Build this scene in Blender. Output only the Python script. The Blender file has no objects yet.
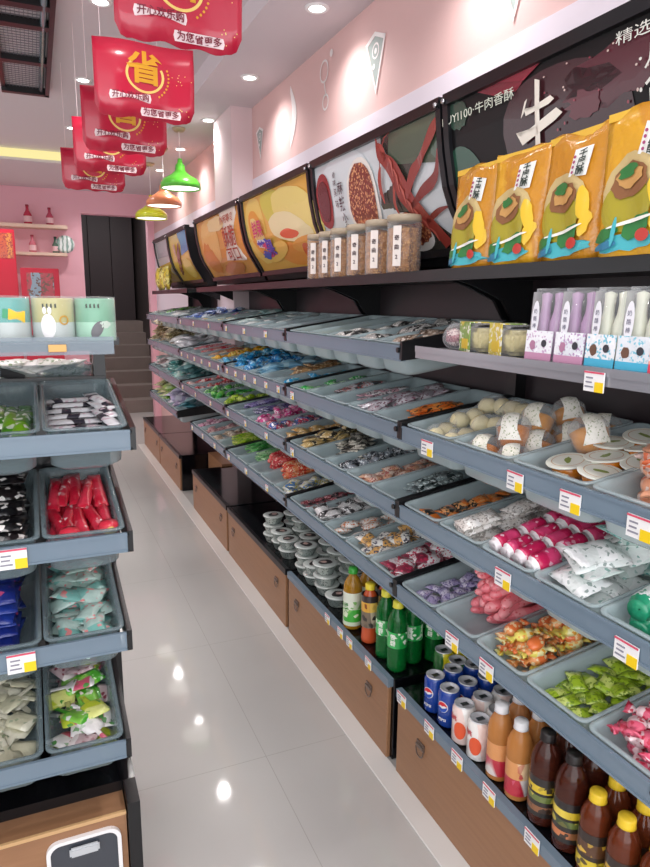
import bpy, bmesh, math, random
from mathutils import Matrix, Vector, Euler
random.seed(7)
C = bpy.context.scene.collection
PI = math.pi
sc = bpy.context.scene

# ------------------------------------------------------------------ materials
def lin(c):
    if isinstance(c, str):
        c = [int(c[i:i+2], 16)/255 for i in (0, 2, 4)]
    return tuple(((v+0.055)/1.055)**2.4 if v > 0.04045 else v/12.92 for v in c[:3])+(1,)
def newmat(name):
    m = bpy.data.materials.new(name); m.use_nodes = True
    nt = m.node_tree; nt.nodes.clear()
    out = nt.nodes.new('ShaderNodeOutputMaterial')
    return m, nt, out
MC = {}
def bsdf(nt, c, rough=.5, metal=0, spec=.5, coat=0):
    b = nt.nodes.new('ShaderNodeBsdfPrincipled')
    b.inputs['Base Color'].default_value = lin(c); b.inputs['Roughness'].default_value = rough
    b.inputs['Metallic'].default_value = metal; b.inputs['Specular IOR Level'].default_value = spec
    b.inputs['Coat Weight'].default_value = coat; b.inputs['Coat Roughness'].default_value = .1
    return b
def mat(c, rough=.5, metal=0, spec=.5, coat=0, bump=0, bscale=30, var=0):
    k = ('m', c, rough, metal, spec, coat, bump, bscale, var)
    if k in MC: return MC[k]
    m, nt, out = newmat('mat_'+str(c)); b = bsdf(nt, c, rough, metal, spec, coat)
    tc = nt.nodes.new('ShaderNodeTexCoord'); n = nt.nodes.new('ShaderNodeTexNoise'); n.inputs['Scale'].default_value = bscale
    nt.links.new(tc.outputs['Object'], n.inputs['Vector'])
    if var:
        mx = nt.nodes.new('ShaderNodeMix'); mx.data_type = 'RGBA'; mx.inputs[6].default_value = lin(c)
        d = lin(c); mx.inputs[7].default_value = (d[0]*(1-var), d[1]*(1-var), d[2]*(1-var), 1)
        nt.links.new(n.outputs['Fac'], mx.inputs[0]); nt.links.new(mx.outputs[2], b.inputs['Base Color'])
    if bump:
        bp = nt.nodes.new('ShaderNodeBump'); bp.inputs['Strength'].default_value = bump; bp.inputs['Distance'].default_value = .01
        nt.links.new(n.outputs['Fac'], bp.inputs['Height']); nt.links.new(bp.outputs[0], b.inputs['Normal'])
    nt.links.new(b.outputs[0], out.inputs[0]); MC[k] = m; return m
def plastic(c, alpha=.4, rough=.2):
    """see-through plastic: alpha = how opaque"""
    k = ('p', c, alpha, rough)
    if k in MC: return MC[k]
    m, nt, out = newmat('clear_'+str(c)); b = bsdf(nt, c, rough)
    t = nt.nodes.new('ShaderNodeBsdfTransparent'); t.inputs[0].default_value = (.97, .98, .98, 1)
    mx = nt.nodes.new('ShaderNodeMixShader'); lw = nt.nodes.new('ShaderNodeLayerWeight'); lw.inputs[0].default_value = .3
    mr = nt.nodes.new('ShaderNodeMapRange'); mr.inputs[3].default_value = alpha; mr.inputs[4].default_value = min(1, alpha+.45)
    nt.links.new(lw.outputs['Facing'], mr.inputs[0]); nt.links.new(mr.outputs[0], mx.inputs[0])
    nt.links.new(t.outputs[0], mx.inputs[1]); nt.links.new(b.outputs[0], mx.inputs[2]); nt.links.new(mx.outputs[0], out.inputs[0])
    MC[k] = m; return m
def emit(c, s):
    k = ('e', c, s)
    if k in MC: return MC[k]
    m, nt, out = newmat('lamp_'+str(c)); e = nt.nodes.new('ShaderNodeEmission')
    e.inputs[0].default_value = lin(c); e.inputs[1].default_value = s; nt.links.new(e.outputs[0], out.inputs[0]); MC[k] = m; return m
def packet(c1, c2, c3=None, s=28, rough=.28, cut=.62, cut3=.76):
    """printed foil wrapper: three inks in irregular printed patches, crinkled"""
    k = ('k', c1, c2, c3, s, rough, cut)
    if k in MC: return MC[k]
    m, nt, out = newmat('wrapper_'+c1+'_'+c2); b = bsdf(nt, c1, rough, 0, .6, .25)
    N = nt.nodes.new; L = nt.links.new
    tc = N('ShaderNodeTexCoord'); oi = N('ShaderNodeObjectInfo'); ad = N('ShaderNodeVectorMath'); ad.operation = 'ADD'
    ml = N('ShaderNodeMath'); ml.operation = 'MULTIPLY'; ml.inputs[1].default_value = 9.
    L(oi.outputs['Random'], ml.inputs[0]); L(tc.outputs['Object'], ad.inputs[0]); L(ml.outputs[0], ad.inputs[1])
    n = N('ShaderNodeTexWave'); n.bands_direction = 'X'; n.inputs['Scale'].default_value = s*.16; n.inputs['Distortion'].default_value = 2.2; n.inputs['Detail'].default_value = 1.5; n.inputs['Detail Scale'].default_value = 3; L(ad.outputs[0], n.inputs['Vector'])
    n2 = N('ShaderNodeTexVoronoi'); n2.inputs['Scale'].default_value = s*6; L(ad.outputs[0], n2.inputs['Vector'])
    def step(src, v):
        r = N('ShaderNodeMapRange'); r.inputs[1].default_value = v-.03; r.inputs[2].default_value = v+.03; L(src, r.inputs[0]); return r.outputs[0]
    mx = N('ShaderNodeMix'); mx.data_type = 'RGBA'; mx.inputs[6].default_value = lin(c1); mx.inputs[7].default_value = lin(c2); L(step(n.outputs['Fac'], cut), mx.inputs[0])
    col = mx.outputs[2]
    if c3:
        m2 = N('ShaderNodeMix'); m2.data_type = 'RGBA'; m2.inputs[7].default_value = lin(c3); L(col, m2.inputs[6])
        sp = N('ShaderNodeSeparateColor'); L(n2.outputs['Color'], sp.inputs[0]); L(step(sp.outputs[0], cut3), m2.inputs[0]); col = m2.outputs[2]
    L(col, b.inputs['Base Color'])
    n4 = N('ShaderNodeTexNoise'); n4.inputs['Scale'].default_value = 55; L(ad.outputs[0], n4.inputs['Vector'])
    bp = N('ShaderNodeBump'); bp.inputs['Strength'].default_value = .5; bp.inputs['Distance'].default_value = .006
    L(n4.outputs['Fac'], bp.inputs['Height']); L(bp.outputs[0], b.inputs['Normal']); L(b.outputs[0], out.inputs[0]); MC[k] = m; return m
def wood(c, c2):
    k = ('w', c, c2)
    if k in MC: return MC[k]
    m, nt, out = newmat('wood'); b = bsdf(nt, c, .38); N = nt.nodes.new; L = nt.links.new
    tc = N('ShaderNodeTexCoord'); mp = N('ShaderNodeMapping'); mp.inputs['Scale'].default_value = (3, 1.2, 26); L(tc.outputs['Object'], mp.inputs[0])
    n = N('ShaderNodeTexNoise'); n.inputs['Scale'].default_value = 3; n.inputs['Detail'].default_value = 4; L(mp.outputs[0], n.inputs['Vector'])
    mx = N('ShaderNodeMix'); mx.data_type = 'RGBA'; mx.inputs[6].default_value = lin(c); mx.inputs[7].default_value = lin(c2)
    L(n.outputs['Fac'], mx.inputs[0]); L(mx.outputs[2], b.inputs['Base Color']); L(b.outputs[0], out.inputs[0]); MC[k] = m; return m

BLACK = mat('131316', .32); BLACKG = mat('0c0c10', .12); BACKP = mat('2a2025', .4); DARKM = mat('1b1b1f', .45)
RAIL = plastic('7f92a2', .7, .14); RAILC = plastic('8d9ba6', .5, .15); TRAYM = plastic('c6d8dc', .42, .14); TRAYN = plastic('8fa2a8', .34, .14)
WOOD = wood('a67b59', '8d6547'); WHITE = mat('f0f0f0', .4); STEEL = mat('c8c8cc', .25, 1); GREY = mat('8b8b92', .35, .3)
CLEAR = plastic('eef2f4', .07, .08); CLEARW = plastic('f2f4f6', .09, .08)
YEL = mat('f2cf1c', .4); RED = mat('c8242f', .4); INK = mat('3a3a44', .6)

# ------------------------------------------------------------------ mesh helpers
def link(name, me, parent=None, mats=None, M=None):
    o = bpy.data.objects.new(name, me); C.objects.link(o)
    if mats and not len(me.materials):
        for x in (mats if isinstance(mats, (list, tuple)) else [mats]): me.materials.append(x)
    if parent: o.parent = parent
    if M is not None: o.matrix_local = M
    return o
def tomesh(bm, name='m', smooth=False, recalc=True):
    if recalc: bmesh.ops.recalc_face_normals(bm, faces=bm.faces)
    me = bpy.data.meshes.new(name); bm.to_mesh(me); bm.free()
    if smooth:
        for p in me.polygons: p.use_smooth = True
    return me
def obj(name, bm, m, parent=None, smooth=False, M=None):
    return link(name, tomesh(bm, name, smooth), parent, m, M)
def box(bm, a, b, mi=0, M=None):
    v = [bm.verts.new((x, y, z)) for x in (a[0], b[0]) for y in (a[1], b[1]) for z in (a[2], b[2])]
    if M is not None:
        for q in v: q.co = M @ q.co
    for f in ((0, 1, 3, 2), (4, 6, 7, 5), (0, 4, 5, 1), (2, 3, 7, 6), (0, 2, 6, 4), (1, 5, 7, 3)):
        bm.faces.new([v[i] for i in f]).material_index = mi
def boxm(a, b):
    bm = bmesh.new(); box(bm, a, b); return bm
def bbox(a, b, r=.004, seg=2):
    bm = boxm(a, b); bmesh.ops.bevel(bm, geom=bm.edges[:], offset=r, segments=seg, affect='EDGES'); return bm
def lathe(bm, prof, seg=20, mi=0, M=None, sx=1, sy=1):
    rings = []
    for r, z in prof:
        if r < 1e-5: rings.append([bm.verts.new((0, 0, z))]); continue
        rings.append([bm.verts.new((r*math.cos(2*PI*i/seg)*sx, r*math.sin(2*PI*i/seg)*sy, z)) for i in range(seg)])
    for a, b in zip(rings, rings[1:]):
        for i in range(seg):
            j = (i+1) % seg
            if len(a) == 1 and len(b) == 1: continue
            if len(a) == 1: f = [a[0], b[j], b[i]]
            elif len(b) == 1: f = [a[i], a[j], b[0]]
            else: f = [a[i], a[j], b[j], b[i]]
            bm.faces.new(f).material_index = mi
    if M is not None:
        for rg in rings:
            for v in rg: v.co = M @ v.co
    return bm
def tube(bm, pts, r, seg=8, mi=0, caps=True):
    rings = []; n = len(pts); pts = [Vector(p) for p in pts]
    rr = r if isinstance(r, (list, tuple)) else [r]*n
    for i, p in enumerate(pts):
        t = (pts[min(i+1, n-1)]-pts[max(i-1, 0)]).normalized()
        u = t.cross(Vector((0, 0, 1)));
        if u.length < .01: u = t.cross(Vector((1, 0, 0)))
        u.normalize(); w = t.cross(u)
        rings.append([bm.verts.new(p+(u*math.cos(2*PI*k/seg)+w*math.sin(2*PI*k/seg))*rr[i]) for k in range(seg)])
    for a, b in zip(rings, rings[1:]):
        for k in range(seg): bm.faces.new([a[k], a[(k+1) % seg], b[(k+1) % seg], b[k]]).material_index = mi
    if caps: bm.faces.new(rings[0]).material_index = mi; bm.faces.new(rings[-1][::-1]).material_index = mi
    return bm
def thing(name, label, cat, loc=(0, 0, 0), group=None, rot=None, M=None):
    o = bpy.data.objects.new(name, None); C.objects.link(o); o.empty_display_size = .05
    if M is not None: o.matrix_world = M
    else:
        o.location = loc
        if rot: o.rotation_euler = rot
    return tag(o, label, cat, group)
def tag(o, label, cat, group=None):
    o['label'] = label; o['category'] = cat
    if group: o['group'] = group
    return o
def dup(root, M, label=None, group=None, swap=None):
    r = root.copy(); C.objects.link(r); r.matrix_world = M
    if label: r['label'] = label
    if group: r['group'] = group
    for ch in list(root.children):
        c = ch.copy(); C.objects.link(c); c.parent = r
        for g in list(ch.children):
            d = g.copy(); C.objects.link(d); d.parent = c
    return r
def struct(name, bm, m, smooth=False):
    o = obj(name, bm, m, smooth=smooth); o['kind'] = 'structure'; return o
def textmesh(s, size=1., bold=0):
    cu = bpy.data.curves.new('t', 'FONT'); cu.body = s; cu.size = size; cu.align_x = 'CENTER'; cu.align_y = 'CENTER'; cu.resolution_u = 2; cu.offset = bold
    o = bpy.data.objects.new('t', cu); C.objects.link(o); bpy.context.view_layer.update()
    me = bpy.data.meshes.new_from_object(o.evaluated_get(bpy.context.evaluated_depsgraph_get()))
    bpy.data.objects.remove(o); bpy.data.curves.remove(cu)
    return me
def stamp(bm, me, fn, mi):
    """add a flat text mesh to bm through the map fn(x, y) -> Vector"""
    vs = [bm.verts.new(fn(v.co.x, v.co.y)) for v in me.vertices]
    for p in me.polygons:
        try: bm.faces.new([vs[i] for i in p.vertices]).material_index = mi
        except ValueError: pass
    bpy.data.meshes.remove(me)
def poly(bm, pts, fn, mi):
    try: bm.faces.new([bm.verts.new(fn(x, y)) for x, y in pts]).material_index = mi
    except ValueError: pass
def grid_fill(bm, outline, fn, mi, n=7):
    """fan of concentric rings so that a shape follows a curved surface"""
    cx = sum(p[0] for p in outline)/len(outline); cy = sum(p[1] for p in outline)/len(outline)
    prev = None; c = bm.verts.new(fn(cx, cy)); k = len(outline)
    for i in range(1, n+1):
        t = i/n; ring = [bm.verts.new(fn(cx+(x-cx)*t, cy+(y-cy)*t)) for x, y in outline]
        for j in range(k):
            jj = (j+1) % k
            f = [c, ring[j], ring[jj]] if prev is None else [prev[j], prev[jj], ring[jj], ring[j]]
            bm.faces.new(f[::-1]).material_index = mi
        prev = ring
def ell(cx, cy, rx, ry, n=24, a=0, j=0, a0=0, a1=2*PI):
    out = []
    for i in range(n):
        t = a0+(a1-a0)*i/n; q = 1+random.uniform(-j, j); x = rx*q*math.cos(t); y = ry*q*math.sin(t)
        out.append((cx+x*math.cos(a)-y*math.sin(a), cy+x*math.sin(a)+y*math.cos(a)))
    return out
def ringpoly(bm, cx, cy, r0, r1, fn, mi, a0=0, a1=2*PI, n=28, sy=1):
    for i in range(n):
        t0 = a0+(a1-a0)*i/n; t1 = a0+(a1-a0)*(i+1)/n
        poly(bm, [(cx+r*math.cos(t), cy+r*math.sin(t)*sy) for r, t in ((r0, t0), (r1, t0), (r1, t1), (r0, t1))], fn, mi)

# ------------------------------------------------------------------ camera (solved from the shop's vanishing points)
R = ((0.9179107914, 0.0696891684, -0.3906189944), (-0.3966981558, 0.1819903910, -0.8997277759), (0.0083876230, 0.9808276696, 0.1946965085))
cam = bpy.data.cameras.new('camera'); co = bpy.data.objects.new('camera', cam); C.objects.link(co)
Mc = Matrix(R).to_4x4(); Mc.translation = (0, 0, 1.5); co.matrix_world = Mc
cam.sensor_fit = 'VERTICAL'; cam.sensor_height = 36; cam.lens = 660/867*36; cam.clip_start = .02
sc.camera = co

# ------------------------------------------------------------------ shell
CZ, RZ, WX = 2.79, 2.90, 1.45
m, nt, out = newmat('floor_tile'); b = bsdf(nt, 'bdbab6', .06, 0, .5); N = nt.nodes.new; L = nt.links.new
tc = N('ShaderNodeTexCoord'); mp = N('ShaderNodeMapping'); mp.inputs['Location'].default_value = (-.61, -2.68, 0); L(tc.outputs['Object'], mp.inputs[0])
sp = N('ShaderNodeSeparateXYZ'); L(mp.outputs[0], sp.inputs[0])
def seam(o):
    a = N('ShaderNodeMath'); a.operation = 'PINGPONG'; a.inputs[1].default_value = .4; L(o, a.inputs[0])
    r = N('ShaderNodeMath'); r.operation = 'LESS_THAN'; r.inputs[1].default_value = .0011; L(a.outputs[0], r.inputs[0]); return r.outputs[0]
mxx = N('ShaderNodeMath'); mxx.operation = 'MAXIMUM'; L(seam(sp.outputs[0]), mxx.inputs[0]); L(seam(sp.outputs[1]), mxx.inputs[1])
ns = N('ShaderNodeTexNoise'); ns.inputs['Scale'].default_value = 1.6; ns.inputs['Detail'].default_value = 5; L(tc.outputs['Object'], ns.inputs['Vector'])
c1 = N('ShaderNodeMix'); c1.data_type = 'RGBA'; c1.inputs[6].default_value = lin('c4c1bd'); c1.inputs[7].default_value = lin('b6b4b1'); L(ns.outputs['Fac'], c1.inputs[0])
c2 = N('ShaderNodeMix'); c2.data_type = 'RGBA'; c2.inputs[7].default_value = lin('a8a49f'); L(c1.outputs[2], c2.inputs[6]); L(mxx.outputs[0], c2.inputs[0])
L(c2.outputs[2], b.inputs['Base Color']); L(b.outputs[0], out.inputs[0]); FLOOR = m
CEIL = mat('dbd4d8', .8); WALLP = mat('e4c0bc', .75, bump=.05, bscale=60); WALLE = mat('f2bcc8', .75, bump=.05, bscale=60); WALLW = mat('e9e0ea', .6)
struct('floor', boxm((-2.6, -1.2, -.1), (1.6, 13.2, 0)), FLOOR)
bm = bmesh.new(); box(bm, (WX, -1.2, 0), (WX+.12, 8.8, 3.)); struct('wall_right', bm, WALLP)
struct('wall_band_right', boxm((WX-.004, -1.2, 1.2), (WX, 8.79, 2.33)), WALLW)
bm = bmesh.new()   # end wall with the doorway
box(bm, (-2.6, 8.8, 0), (.59, 8.95, 3.)); box(bm, (.59, 8.8, 2.53), (1.37, 8.95, 3.)); box(bm, (1.37, 8.8, 0), (1.57, 8.95, 3.)); struct('wall_end', bm, WALLE)
bm = bmesh.new(); box(bm, (-2.7, -1.2, 0), (-2.6, 8.95, .8)); box(bm, (-2.7, -1.2, 2.6), (-2.6, 8.95, 3.)); box(bm, (-2.7, 7.2, .8), (-2.6, 8.95, 2.6)); struct('wall_left', bm, WALLP)  # unseen wall, left open in the middle so world light fills the room
bm = bmesh.new(); box(bm, (-2.6, -1.2, RZ), (1.03, 7.2, RZ+.1)); box(bm, (1.03, -1.2, CZ), (WX, 8.8, RZ+.1)); box(bm, (-2.6, 7.2, CZ), (1.03, 8.8, RZ+.1)); struct('ceiling', bm, CEIL)
struct('pillar', boxm((1.3, 4.63, 0), (WX, 5.1, CZ)), mat('e6d2d4', .6))
struct('trim_1', boxm((1.30, 4.74, 0), (1.32, 5.12, .32)), WOOD) if False else None
struct('trim_2', bbox((.905, .4, 0), (.982, 7.08, .006), .002, 1), mat('dad8d4', .25))
struct('trim_3', boxm((1.2, 4.69, 0), (1.28, 5.12, .31)), WOOD)
# stairwell behind the doorway
DK = mat('4b4242', .6); STEP = mat('8d7f78', .6, var=.15, bscale=8)
bm = bmesh.new()
for i in range(7): box(bm, (.45, 9.2+.27*i, 0), (1.55, 9.2+.27*(i+1)+.02, .17*(i+1)))
box(bm, (.45, 11.1, 0), (1.55, 12.2, 1.19)); struct('stairs', bm, STEP)
bm = bmesh.new(); box(bm, (.4, 8.95, 0), (.45, 12.2, 3.2)); box(bm, (1.55, 8.95, 0), (1.6, 12.2, 3.2)); box(bm, (.4, 12.2, 0), (1.6, 12.3, 3.2)); box(bm, (.4, 8.95, 3.2), (1.6, 12.3, 3.3)); struct('wall_stairwell', bm, DK)
bm = bmesh.new()
for i in range(3): box(bm, (.5+.34*i, 11.3, 1.19), (.5+.34*i+.33, 11.35, 3.15))
d = struct('door_1', bm, mat('3f3436', .5, var=.1))
# cove light strip
o = obj('cove_light_strip', boxm((-2.6, 7.185, RZ-.085), (.5, 7.199, RZ-.01)), emit('fff0a8', 1.0)); tag(o, 'warm yellow light strip along the edge of the recessed ceiling', 'light strip')

# ------------------------------------------------------------------ ceiling lamps
def downlight(x, y, z, label, power=20):
    t = thing('downlight', label, 'ceiling light', (x, y, z))
    bm = bmesh.new(); lathe(bm, [(.036, -.001), (.036, -.006), (.05, -.008), (.056, -.002), (.056, 0), (.036, 0)], 24); obj('trim_ring', bm, WHITE, t, True)
    bm = bmesh.new(); lathe(bm, [(0, -.003), (.036, -.003), (.036, 0), (0, 0)], 24); obj('lens', bm, emit('ffffff', 14), t)
    l = bpy.data.lights.new('downlight_beam', 'SPOT'); l.energy = power*1.1; l.spot_size = math.radians(140); l.spot_blend = 1.; l.shadow_soft_size = .05; l.color = (1, .97, .95)
    lo = bpy.data.objects.new('downlight_beam', l); C.objects.link(lo); lo.parent = t; lo.location = (0, 0, -.02)
    return t
ordn = ['nearest', 'second', 'third', 'fourth', 'fifth', 'farthest']
for k, y in enumerate((.95, 1.98, 3.01, 4.03, 5.05, 6.07, 7.1)):
    downlight(1.25, y, CZ, 'round recessed downlight close to the right wall, %s from the camera' % (['nearest', 'second', 'third', 'fourth', 'fifth', 'sixth', 'seventh'][k]), 24)
for k, y in enumerate((.9, 2.3, 3.63, 4.88, 6.2)):
    downlight(.39, y, RZ, 'round downlight over the aisle behind the red banners, %s from the camera' % (['nearest', 'second', 'third', 'fourth', 'fifth'][k]), 30)
for k, y in enumerate((1.5, 4., 6.3)):  # extra lamps added out of view to lift the room's bounce light
    downlight(-1.4, y, RZ, 'added unseen downlight over the left side of the shop, %s from the camera' % (['nearest', 'second', 'third'][k]), 45)
downlight(.72, 8.25, CZ, 'small downlight in front of the dark doorway', 30)
downlight(-.3, 7.9, CZ, 'added unseen downlight brightening the pink end wall shelves', 40)  # added just out of view to brighten the end wall
downlight(-1.5, 7.9, CZ, 'added unseen downlight brightening the left of the pink end wall', 40)  # second out-of-view lamp added for the end wall

# black grille in the ceiling
t = thing('ceiling_grille', 'black framed ventilation grille with cross bars in the ceiling above the aisle', 'vent', (0, 0, RZ))
bm = bmesh.new()
X0, X1, Y0, Y1 = -.10, .19, 2.4, 5.2
for a, c in (((X0, Y0, -.03), (X0+.025, Y1, 0)), ((X1-.025, Y0, -.05), (X1, Y1, 0)), ((X0, Y1-.05, -.05), (X1, Y1, 0)), ((X0, Y0, -.05), (X1, Y0+.05, 0))): box(bm, a, c)
obj('frame', bm, BLACK, t)
for y in (2.9, 3.35, 3.72, 3.98, 4.55): obj('cross_bar', boxm((X0+.02, y-.03, -.045), (X1-.02, y+.03, -.01)), BLACK, t)
bm = bmesh.new(); box(bm, (X0+.02, Y0+.04, -.006), (X1-.02, Y1-.04, 0)); obj('backing_panel', bm, mat('d8d0d4', .6), t)
bm = bmesh.new()
for i in range(70): box(bm, (X0+.02, Y0+.05+i*.039, -.0125), (X1-.06, Y0+.0535+i*.039, -.0095))
for i in range(10): box(bm, (X0+.03+i*.02, Y0+.04, -.0155), (X0+.0325+i*.02, Y1-.04, -.0125))
obj('wire_mesh', bm, mat('77747a', .5), t)
bm = bmesh.new(); tube(bm, [(X1-.05, Y0+.1, -.03), (X1-.05, Y1-.1, -.03)], .016, 10); obj('side_tube', bm, mat('6f8790', .2, coat=.5), t, True)

# ------------------------------------------------------------------ pendant lamps
def pendant(x, y, c, label):
    zt = 2.54 if y < 5.6 else (2.50 if y < 6.4 else 2.47)
    t = thing('pendant_lamp', label, 'lamp', (x, y, zt))
    bm = bmesh.new(); lathe(bm, [(.02, 0), (.035, -.02), (.04, -.06), (.075, -.09), (.13, -.12), (.15, -.15), (.152, -.19), (.147, -.19), (.144, -.152), (.12, -.125), (.07, -.096), (.03, -.07), (.0, -.06)], 32)
    obj('lamp_shade', bm, mat(c, .3, coat=.4), t, True)
    bm = bmesh.new(); lathe(bm, [(0, -.168), (.08, -.172), (.142, -.182), (.142, -.176), (0, -.16)], 24); obj('diffuser', bm, emit('fff8ec', 2.2), t, True)
    bm = bmesh.new(); tube(bm, [(0, 0, 0), (0, 0, CZ-zt)], .003, 6); obj('cord', bm, WHITE, t)
    bm = bmesh.new(); lathe(bm, [(0, -.028), (.035, -.028), (.05, -.01), (.05, 0), (0, 0)], 20, M=Matrix.Translation((0, 0, CZ-zt))); obj('ceiling_canopy', bm, mat('b9a98c', .3, .6), t, True)
    bm = bmesh.new(); lathe(bm, [(0, .03), (.016, .03), (.02, 0), (0, 0)], 14); obj('cap', bm, mat(c, .3), t, True)
pendant(1.1, 5.37, '5fc93a', 'green metal pendant lamp, nearest of three over the shelves')
pendant(1.1, 6.1, 'e08a5e', 'orange metal pendant lamp between the green and the yellow one')
pendant(1.1, 6.8, 'd2d828', 'yellow metal pendant lamp, farthest of the three')

# ------------------------------------------------------------------ hanging banners
BR = mat('c21f3f', .28, coat=.5); GOLD = mat('e0a52c', .35); GOLDL = mat('f3d57a', .35); PALE = mat('f6e4e6', .5); DR = mat('7c1330', .5)
txt1, txt2 = '开心欢乐购', '为您省更多'
def banner(cx, y, zt, w, h, rz, label):
    t = thing('hanging_banner', label, 'banner', (cx, y, zt), 'red promotion banners over the aisle', rot=(0, 0, rz))
    wave = lambda x, z: Vector((x, .012*math.sin(x/w*7)+.006*math.sin(z/h*5), z))
    bm = bmesh.new(); n = 24; top = []; bot = []
    for i in range(n+1):
        x = -w/2+w*i/n; e = min(1, min(i, n-i)/2.6)
        zb = -h+.045*(1-math.sqrt(max(0, 1-(1-e)**2)))+(.005*math.sin(i*.9) if 2 < i < n-2 else 0)
        col = [(x, zb*(k/4)) for k in range(5)]
        top.append([(bm.verts.new(wave(a, c)+Vector((0, -.0012, 0))), bm.verts.new(wave(a, c)+Vector((0, .0012, 0)))) for a, c in col])
    for a, c in zip(top, top[1:]):
        for k in range(4):
            bm.faces.new([a[k][0], c[k][0], c[k+1][0], a[k+1][0]]); bm.faces.new([a[k][1], a[k+1][1], c[k+1][1], c[k][1]])
        bm.faces.new([a[0][0], a[0][1], c[0][1], c[0][0]]); bm.faces.new([a[4][0], c[4][0], c[4][1], a[4][1]])
    for a in (top[0], top[-1]):
        for k in range(4): bm.faces.new([a[k][0], a[k+1][0], a[k+1][1], a[k][1]])
    obj('cloth', bm, BR, t, True)
    fr = lambda d: (lambda x, z: wave(x, z)+Vector((0, -.002-d, 0)))
    bm = bmesh.new(); s = w/.36
    stamp(bm, textmesh('省', .115*s, .003), lambda x, y_: fr(.002)(x*1.15, y_-h*.36), 0)
    ringpoly(bm, 0, -h*.42, .062*s, .071*s, fr(.0005), 1, PI*.75, PI*2.15, 30, .85)
    for k in range(9):
        a = -PI*.3+k*.16; poly(bm, ell(.087*s*math.cos(a), -h*.42+.08*s*math.sin(a), .004*s, .004*s, 6), fr(.001), 0)
    for k in range(16): poly(bm, ell(w*.36+random.gauss(0, .015*s), -h*(.45 if k < 9 else .8)+random.gauss(0, .014*s), .002, .002, 5), fr(.001), 1)
    obj('gold_emblem', bm, [GOLD, GOLDL], t)
    for s_, px, pz in ((txt1, -.055*s, -h*.72), (txt2, .055*s, -h*.9)):
        bm = bmesh.new()
        grid_fill(bm, [(px+a, pz+c) for a, c in ((-.072*s, -.014*s), (.072*s, -.014*s), (.076*s, 0), (.072*s, .015*s), (-.072*s, .015*s), (-.076*s, 0))], fr(.0006), 0, 3)
        stamp(bm, textmesh(s_, .027*s, .0005), lambda x, y_: fr(.0065)(x+px, y_+pz), 1); obj('slogan', bm, [PALE, DR], t)
    bm = bmesh.new()
    for sx in (-w*.42, w*.42): tube(bm, [(sx, 0, 0), (sx, 0, RZ-zt)], .0012, 5)
    obj('hanging_string', bm, PALE, t)
for k, (cx, y, zt, lab) in enumerate(((.455, 2.15, 2.515, 'nearest and largest, cut by the photo top'), (.45, 2.8, 2.46, 'second from the front, shown whole'), (.44, 3.35, 2.44, 'third from the front'), (.435, 3.95, 2.45, 'fourth from the front'), (.40, 4.6, 2.42, 'rearmost, lowest in the photo'))):
    banner(cx, y, zt, .375, .27 if k < 4 else .24, 0, 'red hanging banner with gold character, '+lab)

# ------------------------------------------------------------------ wall decals
DW = mat('f7f2f0', .6); DG = mat('a9b4b0', .6)
def decal(y, z, kind, lab, s=1.):
    fn = lambda a, c: Vector((-.003, -a*s, c*s)); fn2 = lambda a, c: Vector((-.005, -a*s, c*s))
    bm = bmesh.new()
    if kind == 'slice':
        o = [(-.09, .1), (.0, .13), (.1, .09), (.02, -.13)]; i_ = [(-.07, .088), (.0, .112), (.08, .078), (.018, -.1)]
        for q in range(4): poly(bm, [o[q], o[(q+1) % 4], i_[(q+1) % 4], i_[q]], fn2, 0)
        poly(bm, i_, fn, 1); ringpoly(bm, .01, .05, .025, .033, fn2, 0); ringpoly(bm, .01, .05, .0, .012, fn2, 0); ringpoly(bm, -.005, -.01, .0, .012, fn2, 0)
    elif kind == 'leaf':
        o = [(.09*math.sin(PI*k/12)*(1+.2*k/12), .17-.34*k/12) for k in range(13)]+[(-.02+.05*math.sin(PI*k/8), -.17+.34*k/8) for k in range(1, 8)]
        poly(bm, o, fn, 0)
    else:
        ringpoly(bm, 0, .06, .045, .055, fn2, 0); ringpoly(bm, .02, -.09, .03, .04, fn2, 0); poly(bm, [(-.004, .01), (.006, .01), (.03, -.06), (.02, -.06)], fn2, 0); ringpoly(bm, .09, .12, .0, .018, fn2, 0)
    o = obj('wall_decal', bm, [DW, DG]); o.location = (WX, y, z); tag(o, lab, 'wall decal')
decal(2.82, 2.53, 'slice', 'white outlined pizza slice decal on pink wall above the meat poster')
decal(3.38, 2.6, 'spoon', 'white outlined spoon shaped decal left of the larger pizza slice')
decal(3.88, 2.56, 'leaf', 'white leaf shaped decal on pink wall under bright lamp glow')
decal(4.46, 2.53, 'slice', 'small white slice decal beside the wall pillar', .8)
decal(1.89, 2.5, 'slice', 'white outlined slice decal high over the dark beef poster', 1.)

# ------------------------------------------------------------------ end wall shelves and goods
SH = mat('e8cdb8', .5)
tag(obj('wall_shelf', bbox((-1.2, 8.6, 2.32), (.42, 8.8, 2.36)), SH), 'upper cream wall shelf on pink end wall', 'shelf')
tag(obj('wall_shelf', bbox((-1.2, 8.6, 2.01), (.40, 8.8, 2.045)), SH), 'lower cream wall shelf on pink end wall', 'shelf')
def small_bottle(x, y, z, c, cc, h, lab):
    t = thing('small_bottle', lab, 'bottle', (x, y, z))
    bm = bmesh.new(); r = h*.2; lathe(bm, [(0, 0), (r, 0), (r, h*.5), (r*.4, h*.72), (r*.35, h*.9), (0, h*.9)], 14); obj('body', bm, mat(c, .2), t, True)
    bm = bmesh.new(); lathe(bm, [(0, h*.9), (r*.45, h*.9), (r*.45, h), (0, h)], 12); obj('cap', bm, mat(cc, .3), t)
    bm = bmesh.new(); lathe(bm, [(r*1.02, h*.12), (r*1.02, h*.42)], 14); obj('label', bm, mat('f0c8cc', .4), t)
small_bottle(.0, 8.7, 2.36, 'd0405a', 'a02038', .22, 'left small pink bottle on the upper wall shelf')
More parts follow.
